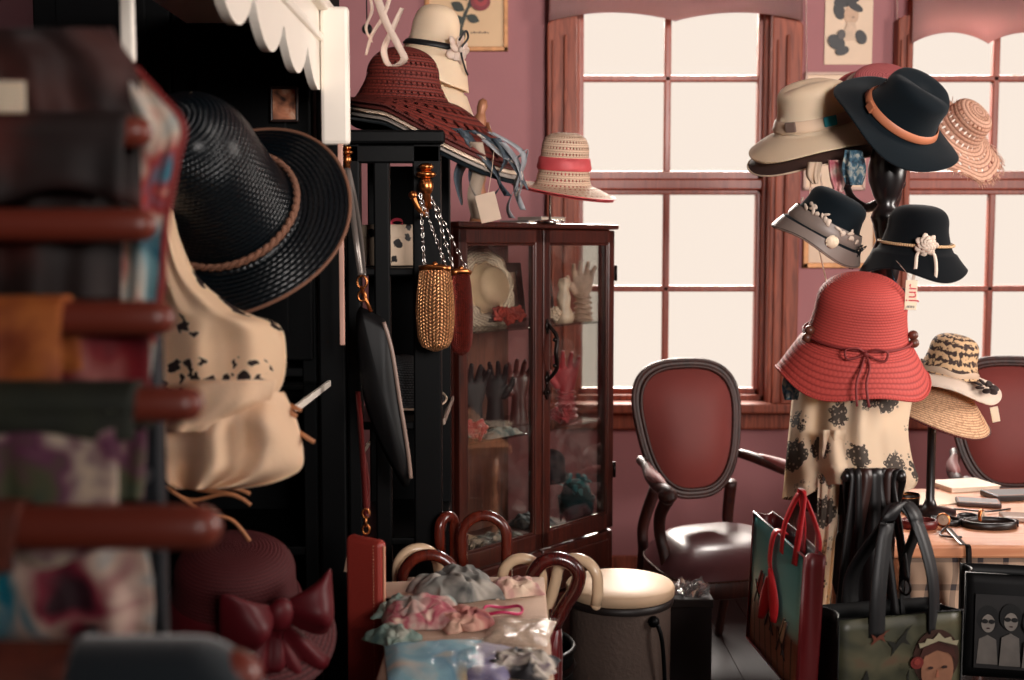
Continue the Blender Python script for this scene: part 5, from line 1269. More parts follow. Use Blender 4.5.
b = MB(); b.lathe([(.080, .004), (.083, .012), (.080, .022)], 50, warp=lambda p, a, r, z, L: V((p.x, p.y * .88, p.z + .004 * sin(5 * a)))); b.build('hat_band', mat('twisted_cream_band', (196, 170, 146), rough=.7), h)
b = MB(); M = Matrix.Translation(at(996, 414, 3.22) - h.location) ; b.box((-.011, -.001, -.022), (.011, .001, .02), .0005, M=(Matrix.Rotation(R(-12), 4, 'Y') @ Matrix.Translation((0, 0, 0)))); 
for v in b.bm.verts: v.co = h.rotation_euler.to_matrix().inverted() @ (v.co + (at(995, 414, 3.24) - h.location))
b.build('price_tag', MATS['cream_paper'], h)

# ------------------------------------------------------------------ small goods on the table
def rtp(px, py, dz=0.0):
    o_ = V((0, 0, EYE)); d = at(px, py, 1.0) - o_; t = (RZ + dz - EYE) / d.z; return o_ + d * t + V((0, 0, .0006))
p = rtp(950, 494); book('white notebook lying at the back of the wooden table', Matrix.Translation(rtp(952, 493)) @ Matrix.Rotation(R(14), 4, 'Z'), .17, .13, .014, mat('white_bookcloth', (226, 206, 184), rough=.5))
m_blkl = mat('black_wallet_leather', (22, 18, 18), rough=.35)
def slabgood(name, label, cat, px, py, w, d, t, rz, m, stitch=None, dz=0):
    o = thing(name, label, cat, rtp(px, py, dz), R(rz)); b = MB(); b.box((-w / 2, -d / 2, 0), (w / 2, d / 2, t), min(.004, t * .4), seg=3); b.build(name + '_body', m, o)
    if stitch:
        b = MB(); s = .006
        for a_, c_ in (((-w / 2 + s, -d / 2 + s), (w / 2 - s, -d / 2 + s)), ((w / 2 - s, -d / 2 + s), (w / 2 - s, d / 2 - s)), ((w / 2 - s, d / 2 - s), (-w / 2 + s, d / 2 - s)), ((-w / 2 + s, d / 2 - s), (-w / 2 + s, -d / 2 + s))): b.tube([V((*a_, t)), V((*c_, t))], .0008, 5)
        b.build('stitching', stitch, o)
    return o
slabgood('wallet', 'black leather wallet at the right edge of the wooden table', 'wallet', 1012, 498, .15, .10, .018, 8, m_blkl, MATS['tan_leather'])
slabgood('wallet', 'dark brown wallet leaning in front of the white notebook', 'wallet', 978, 505, .12, .08, .014, -16, mat('brown_wallet_leather', (56, 34, 26), rough=.4), MATS['tan_leather'])
slabgood('pamphlet', 'pale paper sheet lying at the left of the wooden table', 'paper', 930, 500, .20, .15, .003, 24, mat('glossy_paper', (232, 208, 180), rough=.25))
slabgood('jewellery_box', 'small flat glassy jewellery box near the right edge of the wooden table', 'box', 1018, 520, .09, .06, .016, -10, mat('pearl_box', (170, 150, 136), rough=.2), None)
def ring_good(name, label, cat, px, py, r, hgt, m, th=.003, dial=False, sq=.75, rz=0, coils=1, tail=None):
    o = thing(name, label, cat, rtp(px, py), R(rz)); b = MB(); N = 40; rows = []
    for j in range(int(N * coils) + 1):
        t = 2 * pi * j / N; rr = r * (1 - .10 * j / N) ; rows.append([V((rr * cos(t), rr * sq * sin(t), z)) for z in (0, hgt * .5, hgt)])
    if tail:
        for q in bez([V((rows[-1][0].x, rows[-1][0].y, 0)), V((rows[-1][0].x + .03, rows[-1][0].y + .03, 0))] + [V((*q, 0)) for q in tail], 6)[1:]: rows.append([V((q.x, q.y, z)) for z in (0, hgt * .5, hgt)])
    b.grid(rows); b.build('strap' if dial else name + '_band', m, o, mods=[SOL(th)])
    if dial:
        b = MB(); M = Matrix.Translation((0, -r * sq - .004, .019)) @ Matrix.Rotation(pi / 2, 4, 'X'); b.lathe([(0, 0), (.017, 0), (.018, .002), (.018, .007), (.015, .009), (0, .009)], 28, M); b.build('watch_case', m_brass, o)
        b = MB(); b.lathe([(0, .0093), (.014, .0093)], 24, M); b.tube([M @ V((0, 0, .0098)), M @ V((0, .009, .0098))], .0008, 5); b.tube([M @ V((0, 0, .0098)), M @ V((.006, .003, .0098))], .0008, 5); b.build('dial', MATS['ivory_china'], o)
    return o
m_oxl = mat('oxblood_leather', (92, 26, 24), rough=.35)
ring_good('bracelet', 'dark red leather bracelet near left front edge of the wooden table', 'bracelet', 919, 528, .048, .022, m_oxl, .004, sq=.7)
ring_good('wristwatch', 'gold cased watch on a black strap, centre front of wooden table', 'watch', 946, 524, .040, .016, m_blkl, .003, dial=True, rz=-30)
ring_good('wristwatch', 'gold cased watch with black strap curled beside the coiled belt', 'watch', 968, 521, .036, .016, m_blkl, .003, dial=True, rz=50)
ring_good('belt', 'coiled narrow black belt at right front of the wooden table', 'belt', 990, 527, .075, .018, m_blkl, .004, sq=.6, coils=1.9)
cuff = thing('cuff_bracelet', 'wide dark metal cuff standing at the left corner of the wooden table', 'bracelet', rtp(897, 512) + V((.035, .03, 0))); MB().lathe([(.036, 0), (.038, .004), (.0365, .02), (.038, .042), (.036, .046)], 40, warp=lambda p, a, r, z, L: V((p.x, p.y * .8, p.z))).build('cuff_band', m_iron, cuff)
b = MB(); [b.tube([V((.0385 * cos(t), .0308 * sin(t), z)) for t in [2 * pi * j / 40 for j in range(40)]], .0015, 5, closed=True) for z in (.008, .038)]; b.build('rim_wire', m_brass, cuff)
def lace(label, pts, r, m, name='leather_cord', cat='cord'):
    b = MB(); b.tube(bez([rtp(*p) + V((0, 0, r + (k % 2) * .004)) for k, p in enumerate(pts)], 6), r, 6); o = b.build(name, m); rebase(o); return tag(o, label, cat)
lace('thin black cord curling from the left corner across the wooden table front', [(900, 530), (915, 515), (935, 512), (952, 522), (940, 536), (962, 540)], .003, m_blkl)
lace('thin black cord lying between notebook and watches on wooden table', [(905, 508), (925, 516), (950, 510), (985, 514), (1010, 510)], .0028, m_blkl)
# strap hanging over the table's front edge
b = MB(); q0 = rtp(948, 530); q1 = rtp(962, 546); ribbon(b, [q0 + V((0, 0, .004)), q1 + V((0, 0, .006)), V((q1.x + .012, RY0 - .012, RZ - .004)), V((q1.x + .012, RY0 - .014, RZ - .10)), V((q1.x + .010, RY0 - .010, RZ - .16))], .014, 0); o = b.build('watch_strap', m_blkl, mods=[SOL(.003)]); rebase(o); tag(o, 'long black strap hanging over the front edge of the wooden table', 'strap')
# plaid cloth hanging under the table and a white box
n = NT('plaid'); uv = n.n('ShaderNodeUVMap'); sp = n.n('ShaderNodeSeparateXYZ'); n.l(uv.outputs[0], sp.inputs[0])
a_ = n.math('LESS_THAN', n.math('FRACT', n.math('MULTIPLY', sp.outputs[0], 13)), .22); c_ = n.math('LESS_THAN', n.math('FRACT', n.math('MULTIPLY', sp.outputs[1], 13)), .22)
n.setp(Base_Color=n.mix(n.math('MULTIPLY', n.math('ADD', a_, c_), .5), lin((206, 172, 146)), lin((72, 64, 66))), Roughness=.85)
drape('blanket', 'cream and grey plaid blanket hanging below the wooden table front', 'blanket', [(556, 900, 1040), (575, 902, 1038), (600, 898, 1036), (628, 904, 1030)], 2.98, n.m, fold=.012, nf=4, seed=3, bulge=.0, thick=.003)

# ------------------------------------------------------------------ totes and bags
def frame2(p0, p1, up=V((0, 0, 1))):
    x = (p1 - p0); x.z = 0; x.normalize(); y = up.cross(x); return Matrix(((x.x, y.x, 0, p0.x), (x.y, y.y, 0, p0.y), (0, 0, 1, p0.z), (0, 0, 0, 1)))
# red shopping bag, printed with a beach scene
far = at(750, 511, 2.56); near = at(800, 547, 2.29); zb = .585; far.z = near.z = (far.z + near.z) / 2; H_ = far.z - zb; W_ = (V((far.x, far.y, 0)) - V((near.x, near.y, 0))).length
p0 = V((far.x, far.y, zb)); p0.z += .012; FM = frame2(p0, V((near.x, near.y, zb))) @ Matrix.Rotation(R(6), 4, 'Y'); o = thing('shopping_bag', 'red edged shopping bag printed with teal beach scene, below the coral hat', 'bag', p0, FM.to_euler())
m_bagred = mat('red_laminate', (86, 18, 20), rough=.45, spec=.5)
n = NT('beach_print'); uv = n.n('ShaderNodeUVMap'); sp = n.n('ShaderNodeSeparateXYZ'); n.l(uv.outputs[0], sp.inputs[0])
no = n.n('ShaderNodeTexNoise'); no.inputs['Scale'].default_value = 14; no.inputs['Detail'].default_value = 4; n.l(uv.outputs[0], no.inputs['Vector'])
z_ = n.math('ADD', sp.outputs[1], n.math('MULTIPLY', no.outputs[0], .03)); base = n.ramp(n.math('DIVIDE', z_, H_), [(.0, lin((160, 112, 90))), (.40, lin((140, 92, 76))), (.46, lin((140, 170, 160))), (.60, lin((150, 216, 214))), (1.0, lin((96, 196, 206)))])
st = n.math('GREATER_THAN', n.math('SINE', n.math('MULTIPLY', sp.outputs[0], 190)), .8); low = n.math('LESS_THAN', z_, H_ * .42)
n.setp(Base_Color=n.mix(n.math('MULTIPLY', st, low), base, lin((56, 34, 30))), Roughness=.3); m_beach = n.m
D_ = .04
def bagbody(o, W_, H_, D_, front, side_m, flare=.0, t=.002, edge=None):
    """open-topped bag: front at y=0 (facing -y), back at y=D_"""
    b = MB(); N = 10
    b.grid([[V((W_ * i / N, -.006 * sin(pi * i / N) * sin(pi * j / N) * 1.5, H_ * j / N)) for j in range(N + 1)] for i in range(N + 1)], uv=lambda i, j: (W_ * i / N, H_ * j / N)); b.build('front_panel', front, o, mods=[SOL(t)])
    b = MB(); b.grid([[V((W_ * i / N, D_ + .004 * sin(pi * i / N), H_ * j / N)) for j in range(N + 1)] for i in range(N + 1)])
    for x in (0, W_):
        b.grid([[V((x + (-1 if x > 0 else 1) * .02 * sin(pi * i / N) * (j / N), D_ * i / N, H_ * j / N)) for j in range(N + 1)] for i in range(N + 1)])
    b.box((0, 0, 0), (W_, D_, .003), 0); b.build('bag_body', side_m, o, mods=[SOL(t)])
    if edge:
        b = MB(); b.tube([V((0, -.002, 0)), V((0, -.002, H_)), V((W_, -.002, H_)), V((W_, -.002, 0)), V((0, -.002, 0))], .003, 6); b.build('piping', edge, o)
bagbody(o, W_, H_, D_, m_beach, m_bagred, edge=m_bagred)
b = MB(); cols = []
for k, (x, z) in enumerate(((W_ * .26, .125), (W_ * .50, .10), (W_ * .74, .075))):   # printed deck chairs
    b.use(mat('print_dark', (40, 24, 22), rough=.4)); 
    b.tube([V((x - .022, -.010, z - .02)), V((x + .014, -.010, z + .06))], .0018, 5); b.tube([V((x - .020, -.010, z + .03)), V((x + .022, -.010, z - .025))], .0018, 5); b.tube([V((x + .004, -.010, z - .02)), V((x + .028, -.010, z + .06))], .0018, 5)
    b.use(mat('print_cream', (206, 176, 146), rough=.4) if k else mat('print_red', (176, 44, 40), rough=.4)); b.prism([(x - .016, z + .012), (x + .006, z + .006), (x + .026, z + .052), (x + .006, z + .060)], .0015, Matrix.Translation((0, -.0095, 0)))
b.build('printed_deck_chairs', None, o)
m_redrib = mat('red_grosgrain', (176, 22, 30), rough=.5)
b = MB()
for y_ in (0, D_):
    ribbon(b, [V((W_ * .62, y_ - .006 if y_ == 0 else y_, H_ - .03)), V((W_ * .60, y_, H_ + .03)), V((W_ * .66, D_ * .5, H_ + .10)), V((W_ * .74, D_ * .5, H_ + .10)), V((W_ * .86, y_, H_ + .03)), V((W_ * .86, y_ - .006 if y_ == 0 else y_, H_ - .03))], .016, .3, (1, 0, 0))
b.build('handle', m_redrib, o, mods=[SOL(.002)])
b = MB(); M = Matrix.Translation((W_ * .55, -.016, H_ * .62))
for sx, a in ((-1, .4), (1, -.2)):
    rows = []
    for i in range(9):
        f = i / 8; ww = .006 + .024 * sin(pi * min(1, f * .95)) ; rows.append([M @ V((sx * (.004 + .030 * f) + lerp(-ww, ww, j / 6) * .9, -.008 * sin(pi * j / 6) - .002, .03 - .10 * f + .01 * sx)) for j in range(7)])
    b.grid(rows)
ribbon(b, [M @ V((0, 0, .02)), M @ V((-.008, -.003, .06)), M @ V((-.01, .006, H_ * .38 + .004)), M @ V((-.01, .03, H_ * .38 + .002))], .02)
b.build('red_bow', m_redrib, o, mods=[SOL(.0015)])

# dark bag between the shopping bag and portrait tote with floral side
# portrait tote
T0 = at(838, 619, 2.24); T1 = at(962, 612, 2.30); zb2 = .47; Hh = T0.z - zb2; T0.z = T1.z = zb2; FM = frame2(T0, T1); Wt = (T1 - T0).length
o = thing('tote_bag', 'khaki tote printed with a girl in a tiara and hummingbirds, bottom right', 'bag', T0, FM.to_euler())
m_khaki = patches('khaki_vintage_print', [(34, 36, 27), (60, 60, 43), (78, 74, 54), (92, 60, 44)], scale=9, trans=0, seed=14, rough=.45)
bagbody(o, Wt, Hh, .09, m_khaki, m_black, edge=m_black)
PD = {}
def pm(c): return mat('print_%d_%d_%d' % c, c, rough=.45, var=.12, vscale=40)
def shape(parent, name, items, y=-.0105):
    b = MB()
    for k, (c, poly) in enumerate(items): b.use(pm(c)); b.prism(poly, .0008, Matrix.Translation((0, y - k * .0009, 0)))
    return b.build(name, None, parent)
def ell(cx, cz, rx, rz, a=0, n=28, f=None): 
    out = []
    for k in range(n):
        t = 2 * pi * k / n; x, z = rx * cos(t), rz * sin(t)
        out.append((cx + x * cos(a) - z * sin(a), cz + x * sin(a) + z * cos(a)))
    return out
fx_, fz_ = Wt * .77, Hh - .10
shape(o, 'printed_portrait', [((50, 28, 20), ell(fx_, fz_ + .012, .050, .056)), ((110, 74, 58), ell(fx_, fz_ - .085, .022, .04)), ((120, 104, 84), ell(fx_, fz_ - .125, .075, .045)), ((134, 92, 70), ell(fx_ + .002, fz_ - .012, .035, .048)),
    ((60, 30, 24), [(fx_ - .04, fz_ + .01), (fx_ - .03, fz_ + .035), (fx_, fz_ + .045), (fx_ + .035, fz_ + .03), (fx_ + .042, fz_ + .005), (fx_ + .025, fz_ + .02), (fx_, fz_ + .028), (fx_ - .025, fz_ + .018)]),
    ((44, 26, 22), ell(fx_ - .014, fz_ - .006, .006, .003)), ((44, 26, 22), ell(fx_ + .016, fz_ - .006, .006, .003)), ((150, 92, 70), [(fx_, fz_ - .008), (fx_ + .005, fz_ - .024), (fx_ - .003, fz_ - .025)]), ((140, 44, 40), ell(fx_ + .001, fz_ - .036, .010, .0035)),
    ((140, 132, 108), [(fx_ - .04, fz_ + .036), (fx_ - .043, fz_ + .046), (fx_ - .03, fz_ + .046), (fx_ - .026, fz_ + .054), (fx_ - .012, fz_ + .052), (fx_, fz_ + .064), (fx_ + .012, fz_ + .052), (fx_ + .026, fz_ + .054), (fx_ + .03, fz_ + .046), (fx_ + .043, fz_ + .046), (fx_ + .04, fz_ + .036), (fx_, fz_ + .048)]),
    ((104, 34, 30), ell(fx_ - .046, fz_ + .008, .014, .012)), ((128, 50, 42), ell(fx_ - .046, fz_ + .010, .007, .006))])
def bird(x, z, s, a, flip=1):
    pts = [(0, 0), (.012, .006), (.030, .010), (.034, .014), (.052, .016), (.034, .008), (.026, -.002), (.030, -.022), (.016, -.006), (.004, -.008), (-.022, -.018), (-.010, -.004), (-.014, .018), (.000, .006)]
    return [(x + s * flip * (p * cos(a) - q * sin(a)), z + s * (p * sin(a) + q * cos(a))) for p, q in pts]
shape(o, 'printed_birds', [((26, 26, 20), bird(Wt * .44, Hh - .055, .9, .5)), ((26, 26, 20), bird(Wt * .22, Hh - .125, 1.1, -.6, 1)), ((90, 44, 30), bird(Wt * .28, Hh - .04, .6, .2)), ((26, 26, 20), bird(Wt * .52, Hh - .15, .8, 1.1))])
# black handles of the tote
b = MB()
for y_, dx in ((-.004, 0), (.094, .01)):
    ribbon(b, [V((Wt * .30, y_, Hh - .04)), V((Wt * .31, y_, Hh + .06)), V((Wt * .42, .02, Hh + .18)), V((Wt * .55 + dx, .04, Hh + .21)), V((Wt * .66, .02, Hh + .17)), V((Wt * .74, y_, Hh + .07)), V((Wt * .76, y_, Hh - .04))], .034, .5, (1, 0, 0))
b.build('handle', m_black_rib, o, mods=[SOL(.003)])
# black tote with four women in dark glasses
T0 = at(966, 572, 2.60); T1 = at(1062, 578, 2.56); zb3 = .50; H3 = T0.z - zb3; T0.z = T1.z = zb3; FM = frame2(T0, T1); W3 = (T1 - T0).length
o = thing('tote_bag', 'black tote printed with grey figures of women in dark glasses, bottom right corner', 'bag', T0, FM.to_euler())
bagbody(o, W3, H3, .08, mat('black_laminate', (10, 10, 11), rough=.6, spec=.2), m_black, edge=m_black)
it = [((34, 32, 32), [(.02, .02), (W3 - .02, .02), (W3 - .02, H3 - .045), (.02, H3 - .045)])]
for k in range(4):
    x = .047 + k * .046; z = H3 - .105 + .008 * (k % 2)
    it += [((12, 12, 12), ell(x, z + .006, .023, .030)), ((112, 106, 100), [(x - .022, .03), (x - .018, z - .04), (x, z - .03), (x + .018, z - .04), (x + .022, .03)]), ((136, 128, 120), ell(x, z - .004, .014, .020)), ((10, 10, 10), ell(x - .007, z + .001, .0065, .005)), ((10, 10, 10), ell(x + .007, z + .001, .0065, .005)), ((60, 40, 40), ell(x, z - .014, .004, .0018))]
shape(o, 'printed_figures', it)

# belts and straps hanging in a dark cluster in front of the tree
m_beltd = mat('dark_belt_leather', (16, 13, 14), rough=.38, var=.2); m_beltb = mat('brown_belt_leather', (48, 26, 22), rough=.4, var=.2)
BZ = 1.0
bar0 = at(846, 476, 2.40); bar1 = at(900, 486, 2.40); bar1.z = bar0.z
o = thing('belt_rail', 'short dark rail of belts below the printed scarf', 'rail', bar0); b = MB(); b.tube([V((0, 0, 0)), bar1 - bar0], .008, 10); b.ball((0, 0, 0), .012); b.ball(bar1 - bar0, .012); b.build('rod', m_tree, o)
q = V((bo.x, bo.y, bar0.z)) - bar0; b = MB(); b.tube([V((.04, 0, 0)), V((.04, .08, .0)) , q], .006, 8); b.build('bracket', m_tree, o)
labs = ['leftmost dark belt hanging from the rail under the scarf', 'second dark belt from the left on the rail, brass buckle low', 'brown belt third from left on the rail', 'wide black belt near the middle of the rail', 'narrow black belt right of the wide one on the rail', 'brown belt second from right on the rail', 'rightmost black belt on the rail, nearest the portrait tote handles']
for k in range(7):
    f = (k + .5) / 7; p = lerp(bar0, bar1, f); Ln = (.36, .30, .26, .34, .30, .24, .20)[k]; wd = (.018, .02, .022, .034, .02, .024, .022)[k]; m_ = (m_beltd, m_beltd, m_beltb, m_beltd, m_beltd, m_beltb, m_beltd)[k]
    o = thing('belt', labs[k], 'belt', p, R(20 - 14 * k), 'belts on the rail under the scarf')
    b = MB(); sw = .05 * (f - .45) + .014 * sin(k * 2.1); ribbon(b, [V((sw * 2, -.016, -Ln)), V((sw, -.014, -Ln * .5)), V((0, -.0125, -.02)), V((0, -.008, .010)), V((0, .006, .0125)), V((0, .013, -.01)), V((-sw, .016, -Ln * .45)), V((-sw * 2, .018, -Ln * .86))], wd, .25, (1, 0, 0)); b.build('belt_strap', m_, o, mods=[SOL(.003)])
    b = MB(); c0 = V((sw * 2, -.017, -Ln - .014)); b.tube([c0 + V(((wd * .5 + .004) * cos(t), 0, .016 * sin(t))) for t in [2 * pi * j / 20 for j in range(20)]], .0025, 6, closed=True); b.tube([c0 + V((0, 0, .016)), c0 + V((0, -.002, -.016))], .0018, 6); b.build('buckle', m_brass if k % 2 else m_iron, o)
# draped dark handbags on the rail's right
for k, (px, py, Y, w, h_, lab) in enumerate(((858, 566, 2.545, .11, .13, 'slouchy black handbag behind the hanging belts'),)):
    c = at(px, py, Y); o = thing('handbag', lab, 'bag', c, R(-10 + 20 * k), None); b = MB(); rows = []
    for i in range(15):
        f = i / 14; z = h_ * (.5 - f); ww = w / 2 * (.62 + .42 * sin(pi * (.12 + .72 * f))); dd = .030 * sin(pi * (.06 + .9 * f)) + .003
        rows.append([V((ww * cos(t) * (1 + .05 * sin(5 * t)), dd * sin(t) * (1 + .2 * sin(4 * t + i)), z + .01 * cos(2 * t) * (1 - f))) for t in [2 * pi * j / 30 for j in range(30)]])
    v = b.grid(rows, close_v=True); b._face(v[0][::-1]); b._face(v[-1]); b.build('bag_body', m_bagblk, o)
    b = MB(); tz = (bar0.z - c.z) if k == 0 else .14
    ribbon(b, [V((-w * .28, 0, h_ * .45)), V((-w * .2, 0, h_ * .45 + tz * .5)), V((0, 0, tz + .012)), V((w * .2, 0, h_ * .45 + tz * .5)), V((w * .28, 0, h_ * .45))], .016, .2); b.build('strap', m_bagblk, o, mods=[SOL(.003)])
    b = MB(); b.tube([V((0, -.034, .0)) + V((.012 * cos(t), 0, .012 * sin(t))) for t in [2 * pi * j / 20 for j in range(20)]], .0022, 6, closed=True); b.build('ring', m_brass, o)
# white shop tag hanging from the bucket hat: writing copied
tagp = at(911, 295, 2.50); o = thing('shop_tag', 'white swing tag with red lettering hanging from black bucket hat', 'tag', tagp, (0, R(2), R(6)))
b = MB(); b.box((-.013, -.0008, -.031), (.013, .0008, .031), .0006); b.build('card', MATS['cream_paper'], o)
def text(name, body, parent, loc, rot, size, m, ext=.0003):
    cu = bpy.data.curves.new(name, 'FONT'); cu.body = body; cu.size = size; cu.extrude = ext; cu.align_x = 'CENTER'; cu.align_y = 'CENTER'; cu.materials.append(m)
    t0_ = bpy.data.objects.new(name, cu); C.objects.link(t0_); dg = bpy.context.evaluated_depsgraph_get(); me_ = bpy.data.meshes.new_from_object(t0_.evaluated_get(dg)); bpy.data.objects.remove(t0_); bpy.data.curves.remove(cu)
    t_ = bpy.data.objects.new(name, me_); C.objects.link(t_); t_.location = loc; t_.rotation_euler = rot; t_.parent = parent; return t_
text('lettering', 'jur', o, (0, -.0012, .004), (pi / 2, R(-90), 0), .034, mat('red_ink', (196, 30, 40), rough=.5))
b = MB()
for k in range(9): b.box((-.009 + k * .002, -.0012, -.027), (-.009 + k * .002 + (.0012 if k % 3 else .0006), -.0008, -.022), 0)
b.build('barcode', pm((40, 36, 36)), o)
b = MB(); b.tube([V((0, 0, .030)), V((.002, .03, .045)), V((.004, .09, .07))], .0006, 5); b.build('string', m_rib_white, o)
st_ = at(895, 290, 2.66)
b = MB(); b.ball((0, 0, 0), .007); b.ball((0, 0, .014), .005); b.tube([V((0, 0, .014)), V((-.004, .02, .05))], .0006, 5); o = b.build('blue_bead_charm', mat('blue_glass_bead', (40, 120, 160), rough=.1), at=st_); tag(o, 'small blue glass bead charm dangling beside the shop tag', 'charm')
# white tie cords hanging from the cream hat
for k, (lab, pts) in enumerate((('white cord hanging in front of the wall from the cream hat, left of pair', [(813, 165), (810, 195), (815, 230), (822, 262), (828, 288)]), ('white cord hanging from the cream hat, right of pair', [(820, 168), (823, 190), (835, 215), (842, 240)]))):
    b = MB(); b.tube(bez([at(x, y, 2.86 - .01 * k) for x, y in pts], 6), .0018, 6); o = b.build('tie_cord', m_rib_white); rebase(o, at(*pts[0], 2.86 - .01 * k)); tag(o, lab, 'cord')
for k, (lab, rows, m_) in enumerate((('dark blue patterned scarf hanging under the cream hat', [(150, 845, 862), (170, 842, 866), (185, 846, 862)], MATS['blue_dot_scarf']), ('beige ribbon bow hanging under the cream hat brim', [(162, 808, 822), (175, 806, 820), (184, 812, 818)], MATS['twisted_cream_band']), ('pink checked scarf hanging under the cream hat', [(160, 828, 844), (178, 830, 846), (192, 834, 842)], m_tealpink))):
    drape('hanging_scarf', lab, 'scarf', rows, 2.80 + .02 * k, m_, fold=.006, nf=2, seed=k, bulge=.008, nx=14)
# ------------------------------------------------------------------ pictures on the window wall
def wallpic(label, x0, y0, x1, y1, frame_m, fw, paper, mat_w=0.0, mat_m=None, depth=.02, yoff=0.0):
    a = at(x0, y1, WY - .02); c = at(x1, y0, WY - .02); w, h = c.x - a.x, c.z - a.z; o = thing('framed_picture', label, 'picture', V((a.x, WY - .003 - yoff, a.z)))
    if fw:
        b = MB()
        for p, q in (((0, -depth, 0), (w, 0, fw)), ((0, -depth, h - fw), (w, 0, h)), ((0, -depth, 0), (fw, 0, h)), ((w - fw, -depth, 0), (w, 0, h))): b.box(p, q, .003)
        b.build('frame', frame_m, o)
    MB().box((fw * .5, -depth * .5, fw * .5), (w - fw * .5, -.001, h - fw * .5), .0005).build('print', paper, o)
    return o, w, h, -depth * .5
m_gold = mat('worn_gilt', (188, 132, 84), rough=.45, metal=.3, var=.2, vscale=30); m_paper = mat('aged_paper', (226, 190, 150), rough=.8, var=.05); m_paperw = mat('pale_paper', (232, 206, 180), rough=.8, var=.04)
o, w_, h_, y_ = wallpic('gilt framed botanical print of a red rose high on the wall', 425, -55, 508, 51, m_gold, .018, m_paper)
def vs_(f, g): return (w_ * f, h_ * g)
def leafp(cx, cz, L, a, wd=.35):
    return [(cx + L * (t * cos(a)) - L * wd * s * sin(pi * t) * sin(a) * .5, cz + L * t * sin(a) + L * wd * s * sin(pi * t) * cos(a) * .5) for s, ts in ((1, [k / 8 for k in range(9)]), (-1, [1 - k / 8 for k in range(1, 8)])) for t in ts]
cx, cz = w_ * .42, h_ * .36
shape(o, 'rose_drawing', [((34, 40, 28), [(cx - .01, h_ * .13), (cx + .0, h_ * .13), (cx + .03, cz), (cx + .07, h_ * .55), (cx + .06, h_ * .55), (cx + .015, cz)])] +
      [((34, 42, 30), leafp(cx + dx, cz + dz, L_, a, .6)) for dx, dz, L_, a in ((.02, -.02, .07, 3.4), (.02, .01, .065, 2.6), (.025, -.01, .06, -.4), (.03, .03, .07, .5), (.03, .05, .06, 2.2), (.0, -.06, .05, -1.2), (.04, .07, .06, 1.0))] +
      [((130, 26, 34), ell(cx + .085, h_ * .465, .040, .036)), ((160, 40, 44), ell(cx + .085, h_ * .48, .028, .024)), ((90, 16, 26), ell(cx + .085, h_ * .485, .013, .010))], y=y_ - .002)
b = MB(); 
for k in range(7): b.box((w_ * .55 + k * .011, y_ - .003, h_ * .17), (w_ * .55 + k * .011 + .008, y_ - .002, h_ * .17 + .004 + .003 * (k % 2)), 0)
b.build('caption_line', pm((110, 84, 66)), o)
# unframed ink print of a lady in a big feathered hat
o, w_, h_, y_ = wallpic('unframed cream ink print of a woman in large feathered hat', 825, -28, 875, 64, None, 0, m_paperw, depth=.006)
K = (30, 26, 26)
hx2, hz2 = w_ * .52, h_ * .46
items = [(K, ell(hx2 - .010, hz2 + .095, .060, .030, .35)), (K, ell(hx2 + .005, hz2 + .125, .042, .030, -.2)), (K, ell(hx2 - .045, hz2 + .045, .022, .035, .3)), ((196, 160, 130), ell(hx2 + .005, hz2 + .03, .030, .040)), (K, ell(hx2 + .02, hz2 + .062, .035, .015, -.5)), ((90, 60, 50), ell(hx2 + .012, hz2 + .02, .006, .002)),
         ((206, 176, 148), [(hx2 - .01, hz2), (hx2 + .02, hz2), (hx2 + .035, hz2 - .07), (hx2 - .04, hz2 - .08)]), (K, ell(hx2 - .055, hz2 - .08, .038, .028, -.6)), (K, ell(hx2 + .045, hz2 - .06, .022, .03, .5)), (K, ell(hx2 - .03, hz2 - .115, .028, .018, .3)), ((70, 60, 56), ell(hx2 - .035, hz2 - .05, .016, .02)), (K, leafp(hx2 - .05, hz2 + .12, .06, 2.4, .5)), (K, leafp(hx2 + .03, hz2 + .13, .05, .8, .5))]
shape(o, 'ink_drawing', items, y=y_ - .001)
o, w_, h_, y_ = wallpic('large pale framed picture on wall, mostly hidden behind the cream hat', 803, 72, 868, 190, mat('whitewashed_frame', (200, 172, 156), rough=.6), .012, m_paperw)
shape(o, 'faint_drawing', [((176, 150, 132), ell(w_ * .5, h_ * .5, .05, .09)), ((150, 120, 106), ell(w_ * .45, h_ * .55, .02, .05, .4))], y=y_ - .001)
o, w_, h_, y_ = wallpic('small gold framed picture low on the wall, left of coat tree pole', 803, 204, 880, 268, m_gold, .022, m_paperw)
shape(o, 'dark_vignette', [((96, 74, 62), ell(w_ * .5, h_ * .5, .07, .05)), ((44, 34, 30), ell(w_ * .5, h_ * .45, .04, .035))], y=y_ - .001)
# cord of the first window's shade and the second one
for k, (px, y1, lab) in enumerate(((806, 74, 'thin white picture cord hanging right of the first window'), (897, 62, 'thin pale cord hanging at left of the second window shade'))):
    b = MB(); b.tube([at(px, -30, WY - .03), at(px + .5, y1, WY - .03)], .0022, 6); o = b.build('hanging_string', m_rib_white); rebase(o); tag(o, lab, 'cord')
# heating pipe or curtain rod bracket: brass rod of the second window
# white socket plate on the wall between the windows
c = at(800, 388, WY - .01)
